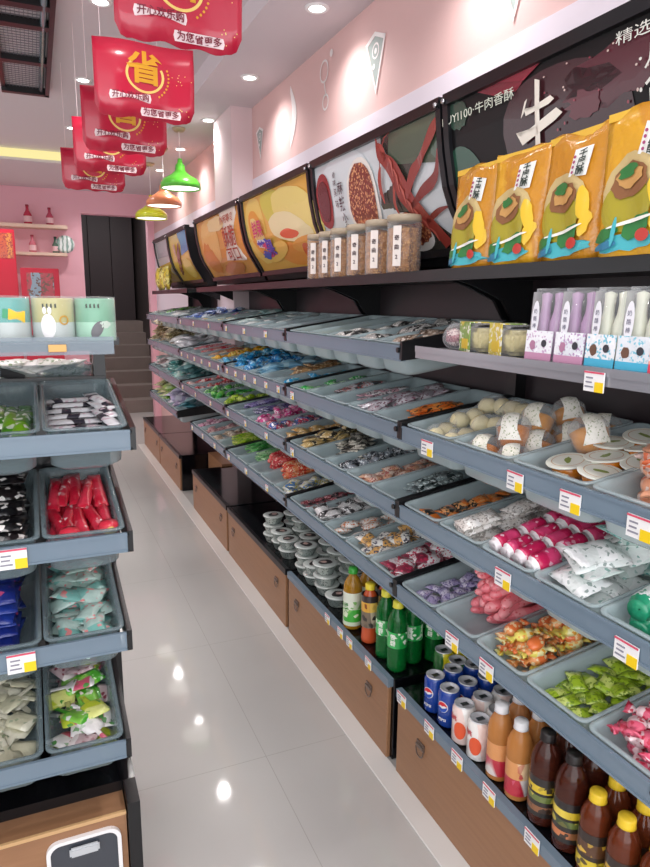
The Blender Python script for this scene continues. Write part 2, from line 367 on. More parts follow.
small_bottle(.235, 8.7, 2.36, 'c8506a', 'a02038', .20, 'right small pink bottle on the upper wall shelf')
small_bottle(.03, 8.7, 2.045, 'd8788a', 'b04050', .20, 'small pink bottle on the lower wall shelf')
small_bottle(.28, 8.7, 2.045, '4a6a5a', '2a3a34', .19, 'small dark green bottle beside the round plate')
bm = bmesh.new(); lathe(bm, [(0, -.01), (.06, -.01), (.1, .0), (.105, .006), (.06, .0), (0, -.002)], 28, M=Matrix.Translation((.385, 8.68, 2.15)) @ Matrix.Rotation(PI/2-.15, 4, 'X'))
tag(obj('plate', bm, packet('e6eeec', '8aa8a0', None, 40), smooth=True), 'round patterned plate standing on the lower wall shelf', 'plate')
t = thing('display_board', 'tall red display board left of the red poster stand', 'display board', (-.35, 8.3, 0))
obj('panel', bbox((-.2, 0, 0), (.2, .04, 2.26), .006), mat('d61f3c', .4), t); bm = bmesh.new(); box(bm, (-.18, -.004, 1.95), (.18, .0, 2.22)); obj('printed_header', bm, packet('c9532e', 'd98a3a', 'a0282a', 14), t)
t = thing('display_board', 'short red poster stand with photo print below the wall shelves', 'display board', (.08, 8.25, 0))
obj('panel', bbox((-.2, 0, 0), (.2, .04, 1.85), .006), mat('cf2440', .4), t); bm = bmesh.new(); box(bm, (-.14, -.004, 1.3), (.14, 0, 1.8)); obj('printed_picture', bm, packet('b5303e', '8a9fb0', '6a3a28', 9), t)

# ------------------------------------------------------------------ shelving bays on the right
XF = .98
ROWS = [1.335, 1.10, .857, .60]                       # bottom of each front rail
TILT = math.radians(9)
BAYS = dict(A=(.70, 1.68), B=(1.68, 2.67), C=(2.67, 3.71), D=(3.71, 5.0), E=(5.0, 6.52))
def profile(t):
    P = [(1.22, 1.66), (1.19, 1.71), (1.15, 1.77), (1.125, 1.83), (1.103, 1.93), (1.095, 2.0), (1.09, 2.05)]
    f = t*(len(P)-1); i = min(int(f), len(P)-2); f -= i
    return P[i][0]*(1-f)+P[i+1][0]*f, P[i][1]*(1-f)+P[i+1][1]*f
def prof_z(z):                                           # x of the curved poster at height z
    for i in range(60):
        x, q = profile(i/60)
        if q >= z: return x
    return 1.09
tagmesh = None
def make_tag():
    bm = bmesh.new()
    box(bm, (-.003, -.026, -.02), (0, .026, .02), 0); box(bm, (-.0042, -.026, -.02), (-.003, -.004, -.0), 1); box(bm, (-.0042, -.026, .0165), (-.003, .026, .02), 2)
    for k, (a, c) in enumerate(((.0, .022), (.004, .02), (.002, .02))): box(bm, (-.0042, a, -.012+.009*k), (-.003, c, -.009+.009*k), 3)
    return tomesh(bm, 'price_tag')
tagmesh = make_tag()
for x in (WHITE, YEL, mat('d8506a', .4), mat('8a8a96', .6)): tagmesh.materials.append(x)
def add_tag(rail, x, y, z, s=1., tilt=0):
    o = link('price_tag', tagmesh, rail); o.location = (x, y, z); o.scale = (s, s, s); o.rotation_euler = (0, tilt, random.uniform(-.04, .04)); o['label'] = 'white price tag with yellow corner'
    return o
TAGS = {'A': {0: [.94], 1: [1.52, 1.15, .98, .81], 2: [1.17, .81], 3: [1.36, 1.21]}}
bay_text = dict(A='nearest bay on the right, under the yellow bags', B='second bay from the camera, under the cookie jars', C='third bay from the camera, under the yellow fruit poster', D='fourth bay from the camera, beside the wall pillar', E='farthest double bay beside the doorway')
bayobj = {}
for nm, (y0, y1) in BAYS.items():
    t = thing('shelf_rack', 'black shelving rack, '+bay_text[nm], 'shelving', (XF, (y0+y1)/2, .3)); bayobj[nm] = t
    I = Matrix.Translation((-XF, -(y0+y1)/2, -.3))
    def P(name, bm, m, par=t, sm=False):
        bm.transform(I); return obj(name, bm, m, par, sm)
    yb1 = y1 if nm != 'D' else 4.68
    P('back_panel', boxm((1.41, y0+.01, .30), (1.425, yb1-.01, 1.6)), BACKP)
    for yy in ((y0+.012, yb1-.012) if nm in 'AE' else (y0+.012,)):
        P('upright', boxm((1.37, yy-.012, .30), (1.41, yy+.012, 1.6)), BLACK)
    for r, z in enumerate(ROWS):
        if nm == 'A' and r == 0: continue
        ya, yb = y0, y1
        if nm == 'D' and r == 3: yb = 4.68
        if nm == 'E' and r == 3: ya = 5.15
        bm = bmesh.new(); box(bm, (XF-.008, ya+.004, z), (XF, yb-.004, z+.042)); box(bm, (XF-.012, ya+.004, z-.002), (XF+.006, yb-.004, z+.003)); box(bm, (XF-.010, ya+.004, z+.038), (XF-.001, yb-.004, z+.044))
        rail = P('front_rail', bm, RAIL)
        c, s = math.cos(TILT), math.sin(TILT)
        for yy in (ya+.006, yb-.006):
            bm = bmesh.new(); pts = [(XF-.010, z+.0), (XF-.010, z+.055), (XF+.41, z+.055+.41*s/c), (XF+.41, z-.03+.41*s/c)]
            vs = [[bm.verts.new((a, yy+q, b_)) for a, b_ in pts] for q in (-.007, .007)]
            bm.faces.new(vs[0]); bm.faces.new(vs[1][::-1])
            for q in range(4): bm.faces.new([vs[0][q], vs[1][q], vs[1][(q+1) % 4], vs[0][(q+1) % 4]])
            P('side_plate', bm, BLACK)
        bm = bmesh.new(); lathe(bm, [(0, 0), (.008, 0), (.008, .006), (0, .006)], 12, M=Matrix.Translation((XF-.008, ya+.02, z+.03)) @ Matrix.Rotation(-PI/2, 4, 'Y'))
        P('rail_screw', bm, BLACK)
        bm = bmesh.new(); box(bm, (XF+.36, ya+.01, z+.046+.36*s-.12), (XF+.37, yb-.01, z+.046+.36*s-.10)); P('rear_support_bar', bm, BLACK)
        if nm == 'A':
            for yy in TAGS['A'][r]: add_tag(rail, -.011, yy-(y0+y1)/2, z+.008-.3, 1.05, 0)
        elif nm == 'B' and r in (1, 2): add_tag(rail, -.011, y0+.9-(y0+y1)/2, z+.015-.3, .8)
        elif nm in 'CD':
            n = 6
            for k in range(n):
                if r == 1 or k % 2: 
                    o = add_tag(rail, -.011, ya+(k+.5)*(yb-ya)/n-(y0+y1)/2, z+.02-.3, .72)
    # header shelf with brackets
    bm = bmesh.new(); box(bm, (1.05, y0 if nm != 'D' else 3.71, 1.572), (1.41, yb1 if nm != 'E' else 6.6, 1.592)); box(bm, (1.045, y0, 1.562), (1.055, yb1 if nm != 'E' else 6.6, 1.594)); P('header_shelf', bm, BLACK)
    for yy in (y0+.02, (y0+yb1)/2 if nm in 'E' else yb1-.02):
        bm = bmesh.new(); pts = [(1.41, 1.572), (1.12, 1.572), (1.2, 1.55), (1.3, 1.51), (1.34, 1.45), (1.41, 1.44)]
        vs = [[bm.verts.new((a, yy+q, b_)) for a, b_ in pts] for q in (-.006, .006)]
        bm.faces.new(vs[0]); bm.faces.new(vs[1][::-1])
        for q in range(6): bm.faces.new([vs[0][q], vs[1][q], vs[1][(q+1) % 6], vs[0][(q+1) % 6]])
        P('shelf_bracket', bm, BLACK)
    if nm == 'A':
        bm = bmesh.new(); box(bm, (XF, .72, 1.368), (1.38, 1.60, 1.376)); P('metal_shelf', bm, GREY)
        bm = bmesh.new(); box(bm, (XF-.012, .72, 1.35), (XF+.002, 1.60, 1.372)); box(bm, (XF-.014, .72, 1.368), (XF-.006, 1.6, 1.384)); rail = P('front_rail', bm, mat('a3a3aa', .25, .5))
        add_tag(rail, -.016, .94-(y0+y1)/2, 1.357-.3, .95)

# cabinets under the bays
cab_lab = dict(A='nearest low wood-front cabinet with two ring handles, drinks on top', B='second low wood-front cabinet, tea bottles and bowls on top', C='third low wood-front cabinet, stacked bowls at its near end', D='fourth low wood-front cabinet with empty black top by the recess', E='low wood-front cabinet just beyond the recess', F='farthest low wood-front cabinet near the stairs')
CABS = dict(A=(.3, 1.655), B=(1.70, 2.66), C=(2.68, 3.70), D=(3.72, 4.68), E=(5.15, 6.09), F=(6.10, 7.08))
for nm, (y0, y1) in CABS.items():
    t = thing('low_cabinet', cab_lab[nm], 'cabinet', (XF, (y0+y1)/2, 0)); I = Matrix.Translation((-XF, -(y0+y1)/2, 0))
    bm = bbox((XF+.012, y0, 0), (1.425 if nm != 'D' else 1.29, y1, .295), .003, 1); bm.transform(I); obj('body', bm, BLACKG, t)
    bm = bbox((XF-.004, y0+.012, .004), (XF+.012, y1-.008, .27), .003, 1); bm.transform(I); dr = obj('door', bm, WOOD, t)
    bm = bmesh.new(); box(bm, (XF-.008, y0+.005, .268), (XF+.012, y1-.003, .297)); bm.transform(I); rl = obj('top_rail', bm, RAIL if nm in 'AB' else BLACK, t)
    hs = {'A': (1.5, .85), 'B': (2.54, 1.84)}.get(nm, (y1-.13, y0+.13))
    for yy in hs:
        bm = bmesh.new(); box(bm, (-.004, -.02, -.012), (0, .02, .012)); 
        tube(bm, [(-.006, .02*math.cos(a), -.012+.024*math.sin(a)) for a in [PI*k/8 for k in range(8, 17)]], .0022, 6)
        box(bm, (-.009, -.018, -.004), (-.002, .018, .004)); h = obj('ring_handle', bm, mat('8d8078', .3, .8), dr); h.location = (-.005, yy-(y0+y1)/2, .195)
    for yy in {'A': (1.61, 1.45, 1.31, 1.17, 1.01), 'B': (2.19, 2.07, 1.99, 1.84)}.get(nm, ()): add_tag(rl, -.011, yy-(y0+y1)/2, .285, .95 if nm == 'A' else .85)

# ------------------------------------------------------------------ curved posters over the bays
PO = dict(A=(.70, 1.68), B=(1.70, 2.66), C=(2.69, 3.69), D=(3.73, 4.85), E=(5.15, 5.93), F=(5.95, 6.62))
plab = dict(A='dark curved beef poster light box with big white character behind yellow bags', B='curved light box poster with red crayfish and bowl of meat', C='curved light box poster of yellow mango fruit with blue lettering', D='curved orange snack poster light box beside the wall pillar', E='curved yellow poster light box with blue corner past the pillar', F='farthest curved light box poster with yellow lower half')
base = dict(A='1c1416', B='cfd6da', C='eab64e', D='e2a24a', E='e4c24c', F='d8d8d4')
def wpx(y0, y1):
    w = y1-y0
    return lambda off=0: (lambda u, v: Vector((profile(max(0, min(1, v)))[0]-off, y1-u*w, profile(max(0, min(1, v)))[1])))
for nm, (y0, y1) in PO.items():
    t = thing('poster_light_box', plab[nm], 'light box', (1.2, (y0+y1)/2, 1.6)); I = Matrix.Translation((-1.2, -(y0+y1)/2, -1.6))
    F = wpx(y0, y1)
    bm = bmesh.new()     # housing behind the poster, following its curve
    NP = 14; pr = [profile(k/NP) for k in range(NP+1)]
    out_ = [(x+.004, z) for x, z in pr]+[(1.26, 2.05), (1.43, 2.03), (1.43, 1.62), (1.24, 1.62)]
    vs = [[bm.verts.new((a, q, b_)) for a, b_ in out_] for q in (y0, y1)]
    bm.faces.new(vs[0]); bm.faces.new(vs[1][::-1])
    for q in range(len(out_)): bm.faces.new([vs[0][q], vs[1][q], vs[1][(q+1) % len(out_)], vs[0][(q+1) % len(out_)]])
    bm.transform(I); obj('housing', bm, BLACK, t)
    bm = bmesh.new()
    for k in range(NP):   # side frames and the top frame, as curved strips with depth
        for ya, yb in ((y0-.004, y0+.02), (y1-.02, y1+.004)):
            p, q = pr[k], pr[k+1]; v = [bm.verts.new(c) for c in ((p[0]-.014, ya, p[1]), (p[0]-.014, yb, p[1]), (q[0]-.014, yb, q[1]), (q[0]-.014, ya, q[1]), (p[0]+.01, ya, p[1]), (p[0]+.01, yb, p[1]), (q[0]+.01, yb, q[1]), (q[0]+.01, ya, q[1]))]
            for f in ((0, 1, 2, 3), (0, 3, 7, 4), (1, 5, 6, 2)): bm.faces.new([v[i] for i in f])
    box(bm, (1.074, y0, 2.035), (1.11, y1, 2.065)); box(bm, (1.205, y0, 1.645), (1.225, y1, 1.67)); bm.transform(I); fr = obj('frame', bm, mat('1a1a1e', .3, .3), t)
    for yy in (y0+.01, y1-.01):
        bm = bmesh.new(); lathe(bm, [(0, -.004), (.007, -.004), (.007, .004), (0, .004)], 10, M=Matrix.Translation((1.07, yy, 2.045)) @ Matrix.Rotation(-PI/2, 4, 'Y')); bm.transform(I); obj('screw', bm, STEEL, fr, True)
    # printed sheet
    bm = bmesh.new(); mats = [mat(base[nm], .22, coat=.6)] if nm != 'A' else [mat('0d0a0c', .35, spec=.3)]; G = {}
    def ink(c, rough=.25):
        if c not in G: G[c] = len(mats); mats.append(mat(c, rough, coat=.5) if isinstance(c, str) else c)
        return G[c]
    def inkm(key, m):
        if key not in G: G[key] = len(mats); mats.append(m)
        return G[key]
    nu = 10; gv = [[bm.verts.new(F(.002)(.02+.96*i/nu, k/NP)) for k in range(NP+1)] for i in range(nu+1)]
    for i in range(nu):
        for k in range(NP): bm.faces.new([gv[i][k], gv[i+1][k], gv[i+1][k+1], gv[i][k+1]]).material_index = 0
    D = .003; asp = .5
    def E(c, u, v, ru, rv, a=0, j=0, off=.004, n=24): grid_fill(bm, ell(u, v, ru, rv, n, a, j), F(off), ink(c) if isinstance(c, str) else c, 6)
    def Q(c, pts, off=.004): grid_fill(bm, pts, F(off), ink(c) if isinstance(c, str) else c, 8)
    if nm == 'A':
        Q('7c1a2c', [(.12, .98), (.38, .99), (.30, .83), (.22, .86)]); Q('8f2034', [(.2, .97), (.42, .99), (.33, .88)], .006)
        E('1f4a38', .08, .52, .07, .14, .3); E('3a1a20', .45, .6, .2, .3, .2); E('4c1622', .62, .75, .16, .12, .4, .15); E('5a1e2a', .52, .65, .05, .05, 0, .3, .006); E('2a5a44', .86, .9, .1, .07, .2, .2); E('2f4a3c', .05, .85, .05, .1, .1, .1)
        for k in range(26): E('c9b0a8' if k % 3 else '8a3040', .4+random.random()*.3, .5+random.random()*.4, .003, .006, 0, 0, .008, 6)
        fn = lambda X, Y, S: (lambda a, c: F(.012)(X+a*S, Y+c*S*1.9))
        
        for st in ([(-.30, .28), (-.24, .32), (-.33, .08), (-.40, .0), (-.36, .12)], [(-.33, .16), (-.28, .10), (.28, .22), (.36, .14), (.24, .08), (-.28, .02)], [(-.55, -.16), (-.46, -.22), (.40, -.02), (.52, -.10), (.36, -.16), (-.42, -.34)], [(-.06, .62), (.05, .55), (.03, .1), (-.02, -.5), (-.08, -.72), (-.12, -.4), (-.07, .1)]):
            grid_fill(bm, st[::-1], fn(.385, .67, .15), ink('e6dfd2'), 3)
        stamp(bm, textmesh('BUYI100·牛肉香酥', 1), fn(.145, .82, .04), ink('d8e0d0'))
        stamp(bm, textmesh('精选牛', 1), fn(.68, .86, .045), ink('d8d8d0'))
        for k, s_ in enumerate(('凡香', '合味', '中国')): stamp(bm, textmesh('·'+s_, 1), fn(.735, .73-.11*k, .06), ink('d8d8d0'))
    if nm == 'B':
        Q('3b3a34', [(.6, .0), (.985, 0), (.985, 1), (.62, 1), (.57, .5)]); Q('4c5a4a', [(.66, .7), (.97, .62), (.97, .95), (.68, .97)], .006); E('d6dee2', .3, .5, .26, .5, 0, 0, .005)
        foodd = inkm('food', packet('7a2f22', 'b4593a', 'd89a6a', 26)); E('e8e4de', .44, .52, .125, .33, 0, 0, .007); E(foodd, .44, .52, .105, .29, 0, .04, .009)
        E('8f2a2a', .1, .62, .075, .22, 0, 0, .008); E('5c1a1e', .1, .62, .055, .15, 0, 0, .010); E(foodd, .72, .25, .09, .15, .3, .1, .010); E('e6e2de', .70, .22, .12, .19, .3, 0, .008)
        cr = '8c352e'
        def stroke(c, path, wd, off):
            n_ = len(path); A_ = []; B_ = []
            for i in range(n_):
                p0, p1 = path[max(i-1, 0)], path[min(i+1, n_-1)]; dx, dy = p1[0]-p0[0], (p1[1]-p0[1])*.45; l_ = math.hypot(dx, dy); nx_, ny_ = -dy/l_, dx/l_
                A_.append((path[i][0]+nx_*wd[i], path[i][1]+ny_*wd[i]/.45)); B_.append((path[i][0]-nx_*wd[i], path[i][1]-ny_*wd[i]/.45))
            for i in range(n_-1): poly(bm, [A_[i], A_[i+1], B_[i+1], B_[i]][::-1], F(off), ink(c)); 
        def curve(pts, m_=5):
            o_ = []
            for i in range(len(pts)-1):
                p0, p1, p2, p3 = pts[max(i-1, 0)], pts[i], pts[i+1], pts[min(i+2, len(pts)-1)]
                for k in range(m_):
                    t_ = k/m_; o_.append(tuple(.5*(2*p1[q]+(p2[q]-p0[q])*t_+(2*p0[q]-5*p1[q]+4*p2[q]-p3[q])*t_*t_+(3*p1[q]-p0[q]-3*p2[q]+p3[q])*t_**3) for q in range(len(p1))))
            o_.append(pts[-1]); return o_
        for col_, pts in (('8c352e', [(.60, .95, .004), (.615, .80, .016), (.65, .74, .022), (.70, .66, .03), (.76, .50, .036), (.82, .34, .034), (.87, .2, .026), (.9, .06, .03)]), ('a04238', [(.66, .74, .01), (.63, .84, .014), (.60, .90, .004)]), ('8c352e', [(.76, .5, .01), (.82, .6, .016), (.88, .66, .012), (.96, .82, .02), (.985, .9, .004)]), ('7a2c28', [(.78, .42, .008), (.86, .5, .014), (.95, .56, .012), (.98, .68, .004)]), ('a04238', [(.62, .7, .006), (.60, .6, .012), (.615, .5, .003)]), ('7a2c28', [(.84, .28, .008), (.92, .34, .01), (.98, .36, .003)]), ('a04238', [(.70, .6, .006), (.68, .46, .008), (.70, .34, .002)]), ('a04238', [(.78, .4, .006), (.75, .3, .007), (.765, .2, .002)])):
            q_ = curve(pts); stroke(col_, [(a_, b__) for a_, b__, _ in q_], [w_ for _, _, w_ in q_], .013)
        for k in range(7): stroke('b85a4e', [(.685+.026*k, .74-.085*k), (.70+.026*k, .70-.085*k), (.705+.026*k, .62-.085*k)], [.002, .006, .002], .016)
        for pts in ([(.62, .78), (.66, .92), (.72, .97)], [(.62, .78), (.60, .6), (.58, .5)]): stroke('8c352e', pts, [.003, .003, .001], .013)
        fn = lambda X, Y, S: (lambda a, c: F(.011)(X+a*S, Y+c*S*1.9))
        for k, s_ in enumerate('麻辣小龙虾'): stamp(bm, textmesh(s_, 1, .01), fn(.27, .66-.1*k, .05), ink('2b2b33'))
        for k, s_ in enumerate('香辣美味'): stamp(bm, textmesh(s_, 1), fn(.225, .78-.07*k, .03), ink('2b2b33'))
    if nm == 'C':
        for k, (c, u, v, a, b_) in enumerate((('f0cf6a', .18, .55, .16, .4), ('e6a23c', .2, .5, .11, .28), ('f2dc8a', .22, .5, .07, .2), ('d9cc52', .52, .72, .16, .27), ('f0dc80', .78, .62, .2, .36), ('e8973a', .6, .22, .14, .2), ('f3e6b0', .68, .5, .13, .28), ('e6602f', .66, .46, .055, .12), ('e9a544', .86, .3, .1, .22), ('d8642e', .82, .2, .12, .07), ('f2c860', .4, .28, .1, .2))): E(c, u, v, a, b_, .2*k, .03, .003+.0008*k)
        for k in range(7): E(('2b5fc0', '3f8ad8', 'd84a7c', 'f2f4f8', '2b5fc0', 'f2f4f8', 'd84a7c')[k], .30+random.uniform(-.08, .06), .32+random.uniform(-.1, .12), .06, .05, random.random(), .35, .012+.0006*k, 18)
        fn = lambda X, Y, S: (lambda a, c: F(.018)(X+a*S, Y+c*S*1.9)); stamp(bm, textmesh('芒果', 1, .03), fn(.3, .33, .12), ink('2450b8')); stamp(bm, textmesh('鲜果', 1, .02), fn(.24, .56, .08), ink('c8386c'))
    if nm == 'D':
        E('efc070', .3, .6, .2, .35, 0, .05); E('d78a34', .22, .35, .14, .25, .2, .08, .005); E('f0d8a0', .5, .8, .2, .12, 0, .1, .006); Q('e9e2d4', [(.55, .3), (.9, .25), (.92, .95), (.6, .98)], .008); E('c47a34', .6, .15, .2, .12, .1, .1, .008)
        fn = lambda X, Y, S: (lambda a, c: F(.012)(X+a*S, Y+c*S*1.9))
        for k, s_ in enumerate(('休闲零食', '酥脆', '可口')): stamp(bm, textmesh(s_, 1, .01), fn(.74, .8-.22*k, .07 if k == 0 else .12), ink('a4462e'))
    if nm == 'E':
        Q('4a9ad0', [(.55, .55), (.97, .6), (.97, .98), (.5, .98)]); E('7a4a38', .38, .45, .07, .3, -.5, .15, .008); E('d8b08a', .3, .65, .05, .1, 0, .1, .01); E('e8d46a', .7, .3, .2, .2, 0, .1, .006)
    if nm == 'F':
        Q('d9be3e', [(.03, .02), (.97, .02), (.97, .52), (.03, .48)]); Q('a8b0b4', [(.1, .6), (.9, .6), (.9, .92), (.1, .92)], .006)
    bm.transform(I); obj('printed_poster', bm, mats, t)

# ------------------------------------------------------------------ trays
def rrect(hx, hy, r, n=4):
    pts = []
    for cx, cy, a in ((hx-r, hy-r, 0), (-hx+r, hy-r, PI/2), (-hx+r, -hy+r, PI), (hx-r, -hy+r, 1.5*PI)):
        pts += [(cx+r*math.cos(a+PI/2*k/n), cy+r*math.sin(a+PI/2*k/n)) for k in range(n+1)]
    return pts
TL, TD, OD = .40, .068, .102
SHALLOW = .045
traymesh = {}
def tray_mesh(w, m, TD=TD):
    key = (round(w, 3), m.name, TD)
    if key in traymesh: return traymesh[key]
    bm = bmesh.new(); SD = OD if TD < .07 else TD+.004; L_ = [(TL/2, w/2-.002, .0, .02), (TL/2, w/2-.002, .004, .02), (TL/2-.009, w/2-.011, .004, .018), (TL/2-.013, w/2-.015, -.01, .018), (TL/2-.022, w/2-.022, -TD+.014, .03), (TL/2-.036, w/2-.036, -TD+.003, .03)]
    O_ = [(TL/2-.030, w/2-.030, -SD, .03), (TL/2-.014, w/2-.014, -SD+.014, .03), (TL/2-.009, w/2-.011, -.012, .018), (TL/2-.008, w/2-.010, .0, .018)]
    rings = [[bm.verts.new((TL/2+x, y, z)) for x, y in rrect(a, b_, r)] for a, b_, z, r in L_]
    ro = [[bm.verts.new((TL/2+x, y, z)) for x, y in rrect(a, b_, r)] for a, b_, z, r in O_]
    n = len(rings[0])
    for a, b_ in list(zip(rings, rings[1:]))+list(zip(ro, ro[1:]))+[(ro[-1], rings[0])]:
        for i in range(n): bm.faces.new([a[i], a[(i+1) % n], b_[(i+1) % n], b_[i]])
    bm.faces.new(rings[-1]); bm.faces.new(ro[0])
    me = tomesh(bm, 'tray', True); me.materials.append(m); traymesh[key] = me; return me

# --- goods shapes
def rough(bm, a):
    for v in bm.verts: v.co += Vector((random.uniform(-a, a), random.uniform(-a, a), random.uniform(-a, a)))
def g_pillow(l, w, th, nx=8, ny=5, jit=.0012):
    bm = bmesh.new(); S = []
    bend = random.uniform(-.5, .5)
    for s in (1, -1):
        g = []
        for i in range(nx+1):
            row = []
            for j in range(ny+1):
                u = i/nx*2-1; v = j/ny*2-1
                e = 1 if abs(u) < .82 else 0
                h = th/2*(max(0, 1-abs(u/.84)**3))**.6*(max(0, 1-v*v))**.5 if e else .0006
                ww = w/2*(1 if abs(u) > .8 else .9+.1*abs(u))
                x = u*l/2 + (.0015 if (i in (0, nx) and j % 2) else 0)*(1 if u > 0 else -1)
                row.append(bm.verts.new((x, v*ww+bend*.1*w*u*u, s*(h+.0005)+random.uniform(-jit, jit)*(e)+bend*th*.25*u*abs(u))))
            g.append(row)
        S.append(g)
    for s, g in enumerate(S):
        for i in range(nx):
            for j in range(ny):
                f = [g[i][j], g[i+1][j], g[i+1][j+1], g[i][j+1]]; bm.faces.new(f if s == 0 else f[::-1])
    a, b_ = S
    ring = [(i, 0) for i in range(nx)]+[(nx, j) for j in range(ny)]+[(i, ny) for i in range(nx, 0, -1)]+[(0, j) for j in range(ny, 0, -1)]
    for k in range(len(ring)):
        p, q = ring[k], ring[(k+1) % len(ring)]; bm.faces.new([b_[p[0]][p[1]], b_[q[0]][q[1]], a[q[0]][q[1]], a[p[0]][p[1]]])
    return tomesh(bm, 'packet', True)
def g_twist(l, r):
    bm = bmesh.new(); k = r
    pr = [(r*.9, -l/2), (r*.75, -l*.42), (r*.18, -l*.29), (r*.7, -l*.25), (r*.98, -l*.12), (r, 0), (r*.98, l*.12), (r*.7, l*.25), (r*.18, l*.29), (r*.75, l*.42), (r*.9, l/2)]
    pr = [(.001, -l/2+.002)]+pr+[(.001, l/2-.002)]
    lathe(bm, pr, 10, M=Matrix.Rotation(PI/2, 4, 'Y'))
    for v in bm.verts:
        if abs(v.co.x) > l*.3: v.co.z *= .35; v.co.x += random.uniform(-.003, .003); v.co.y *= random.uniform(.8, 1.3)
        else: v.co.z *= .8
    rough(bm, r*.06); return tomesh(bm, 'candy', True)
def g_sausage(l, r, bend):
    pts = []; rr = []
    for i in range(17):
        u = math.sin((i/16*2-1)*PI/2); pts.append((u*l/2, bend*(1-u*u)*l, .004*math.sin(u*3))); rr.append(r*max(.12, (1-abs(u)**5)**.5)*(1+.08*math.sin(u*9)))
    bm = bmesh.new(); tube(bm, pts, rr, 10); return tomesh(bm, 'sausage', True)
def g_bar(l, r):
    bm = bmesh.new(); pr = [(.001, -l/2+.004), (r*.75, -l/2), (r*.62, -l*.42), (r*.97, -l*.36), (r, -l*.2), (r, l*.2), (r*.97, l*.36), (r*.62, l*.42), (r*.75, l/2), (.001, l/2-.004)]
    lathe(bm, pr, 14, M=Matrix.Rotation(PI/2, 4, 'Y'))
    for f in bm.faces: f.material_index = 1 if abs(f.calc_center_median().x) > l*.375 else 0
    rough(bm, r*.03); return tomesh(bm, 'roll', True)
def g_burst(r, th):
    bm = bmesh.new(); n = 20
    for s in (1, -1):
        c = bm.verts.new((0, 0, s*th/2)); R1 = [bm.verts.new((.6*r*math.cos(2*PI*i/n), .6*r*math.sin(2*PI*i/n), s*th*.4)) for i in range(n)]
        R2 = [bm.verts.new((r*(1.1 if i % 2 else .8)*math.cos(2*PI*i/n), r*(1.1 if i % 2 else .8)*math.sin(2*PI*i/n), s*.0008)) for i in range(n)]
        for i in range(n):
            j = (i+1) % n; f = [c, R1[i], R1[j]]; bm.faces.new(f if s > 0 else f[::-1]); f = [R1[i], R2[i], R2[j], R1[j]]; bm.faces.new(f if s > 0 else f[::-1])
        if s > 0: T = R2
        else:
            for i in range(n): j = (i+1) % n; bm.faces.new([T[i], T[j], R2[j], R2[i]])
    rough(bm, .0015); return tomesh(bm, 'burst', True)
def g_fan(l, w, th):     # headed packet: a broad printed pouch narrowing to a handle
    bm = bmesh.new(); o = [(-l*.5, -w*.12), (-l*.15, -w*.12), (-l*.1, -w*.45), (0, -w*.5), (l*.45, -w*.5), (l*.5, -w*.4), (l*.5, w*.4), (l*.45, w*.5), (0, w*.5), (-l*.1, w*.45), (-l*.15, w*.12), (-l*.5, w*.12)]
    for s in (1, -1):
        ring = [bm.verts.new((x, y, s*.0008)) for x, y in o]; inn = [bm.verts.new((l*.2+(x-l*.2)*.6 if x > -l*.12 else x*.9, y*.6, s*(th/2 if x > -l*.12 else .002))) for x, y in o]
        for i in range(len(o)):
            j = (i+1) % len(o); f = [inn[i], ring[i], ring[j], inn[j]]; bm.faces.new(f if s > 0 else f[::-1])
        bm.faces.new(inn if s > 0 else inn[::-1])
        if s > 0: T = ring
        else:
            for i in range(len(o)): j = (i+1) % len(o); bm.faces.new([T[i], T[j], ring[j], ring[i]])
    rough(bm, .001); return tomesh(bm, 'fan', True)
KINDS = {   # kind: (object name, category, builder list, base length, base width, thickness)
 'pillow': ('snack_packet', 'packet', lambda: g_pillow(.085, .055, .02), .085, .055, .016),
 'small': ('candy_sachet', 'packet', lambda: g_pillow(.055, .038, .016), .055, .038, .014),
 'strip': ('snack_stick', 'packet', lambda: g_pillow(.15, .028, .012, 10, 4), .15, .028, .011),
 'long': ('jelly_pouch', 'packet', lambda: g_pillow(.19, .045, .03, 10, 5), .19, .042, .024),
 'big': ('snack_pouch', 'packet', lambda: g_pillow(.13, .085, .03, 10, 6, .002), .13, .085, .026),
 'twist': ('wrapped_candy', 'candy', lambda: g_twist(.065, .014), .065, .03, .02),
 'sausage': ('sausage', 'sausage', lambda: g_sausage(.17, .016, random.uniform(-.12, .12)), .17, .036, .026),
 'bar': ('candy_roll', 'candy', lambda: g_bar(.085, .023), .085, .047, .042),
 'burst': ('flower_packet', 'packet', lambda: g_burst(.034, .02), .065, .065, .018),
 'fan': ('headed_packet', 'packet', lambda: g_fan(.12, .06, .014), .12, .06, .013),
}
GM = {}
def gmesh(kind, m, v):
    """one mesh per (kind, material, variant)"""
    key = (kind, m if isinstance(m, str) else tuple(x.name for x in (m if isinstance(m, list) else [m])), v)
    if key not in GM:
        if (kind, v) not in GM: GM[(kind, v)] = KINDS[kind][2]()
        me = GM[(kind, v)].copy(); me.name = KINDS[kind][0]
        for x in (m if isinstance(m, list) else [m]): me.materials.append(x)
        GM[key] = me
    return GM[key]
rowt = ['top row', 'second row', 'third row', 'lowest row']
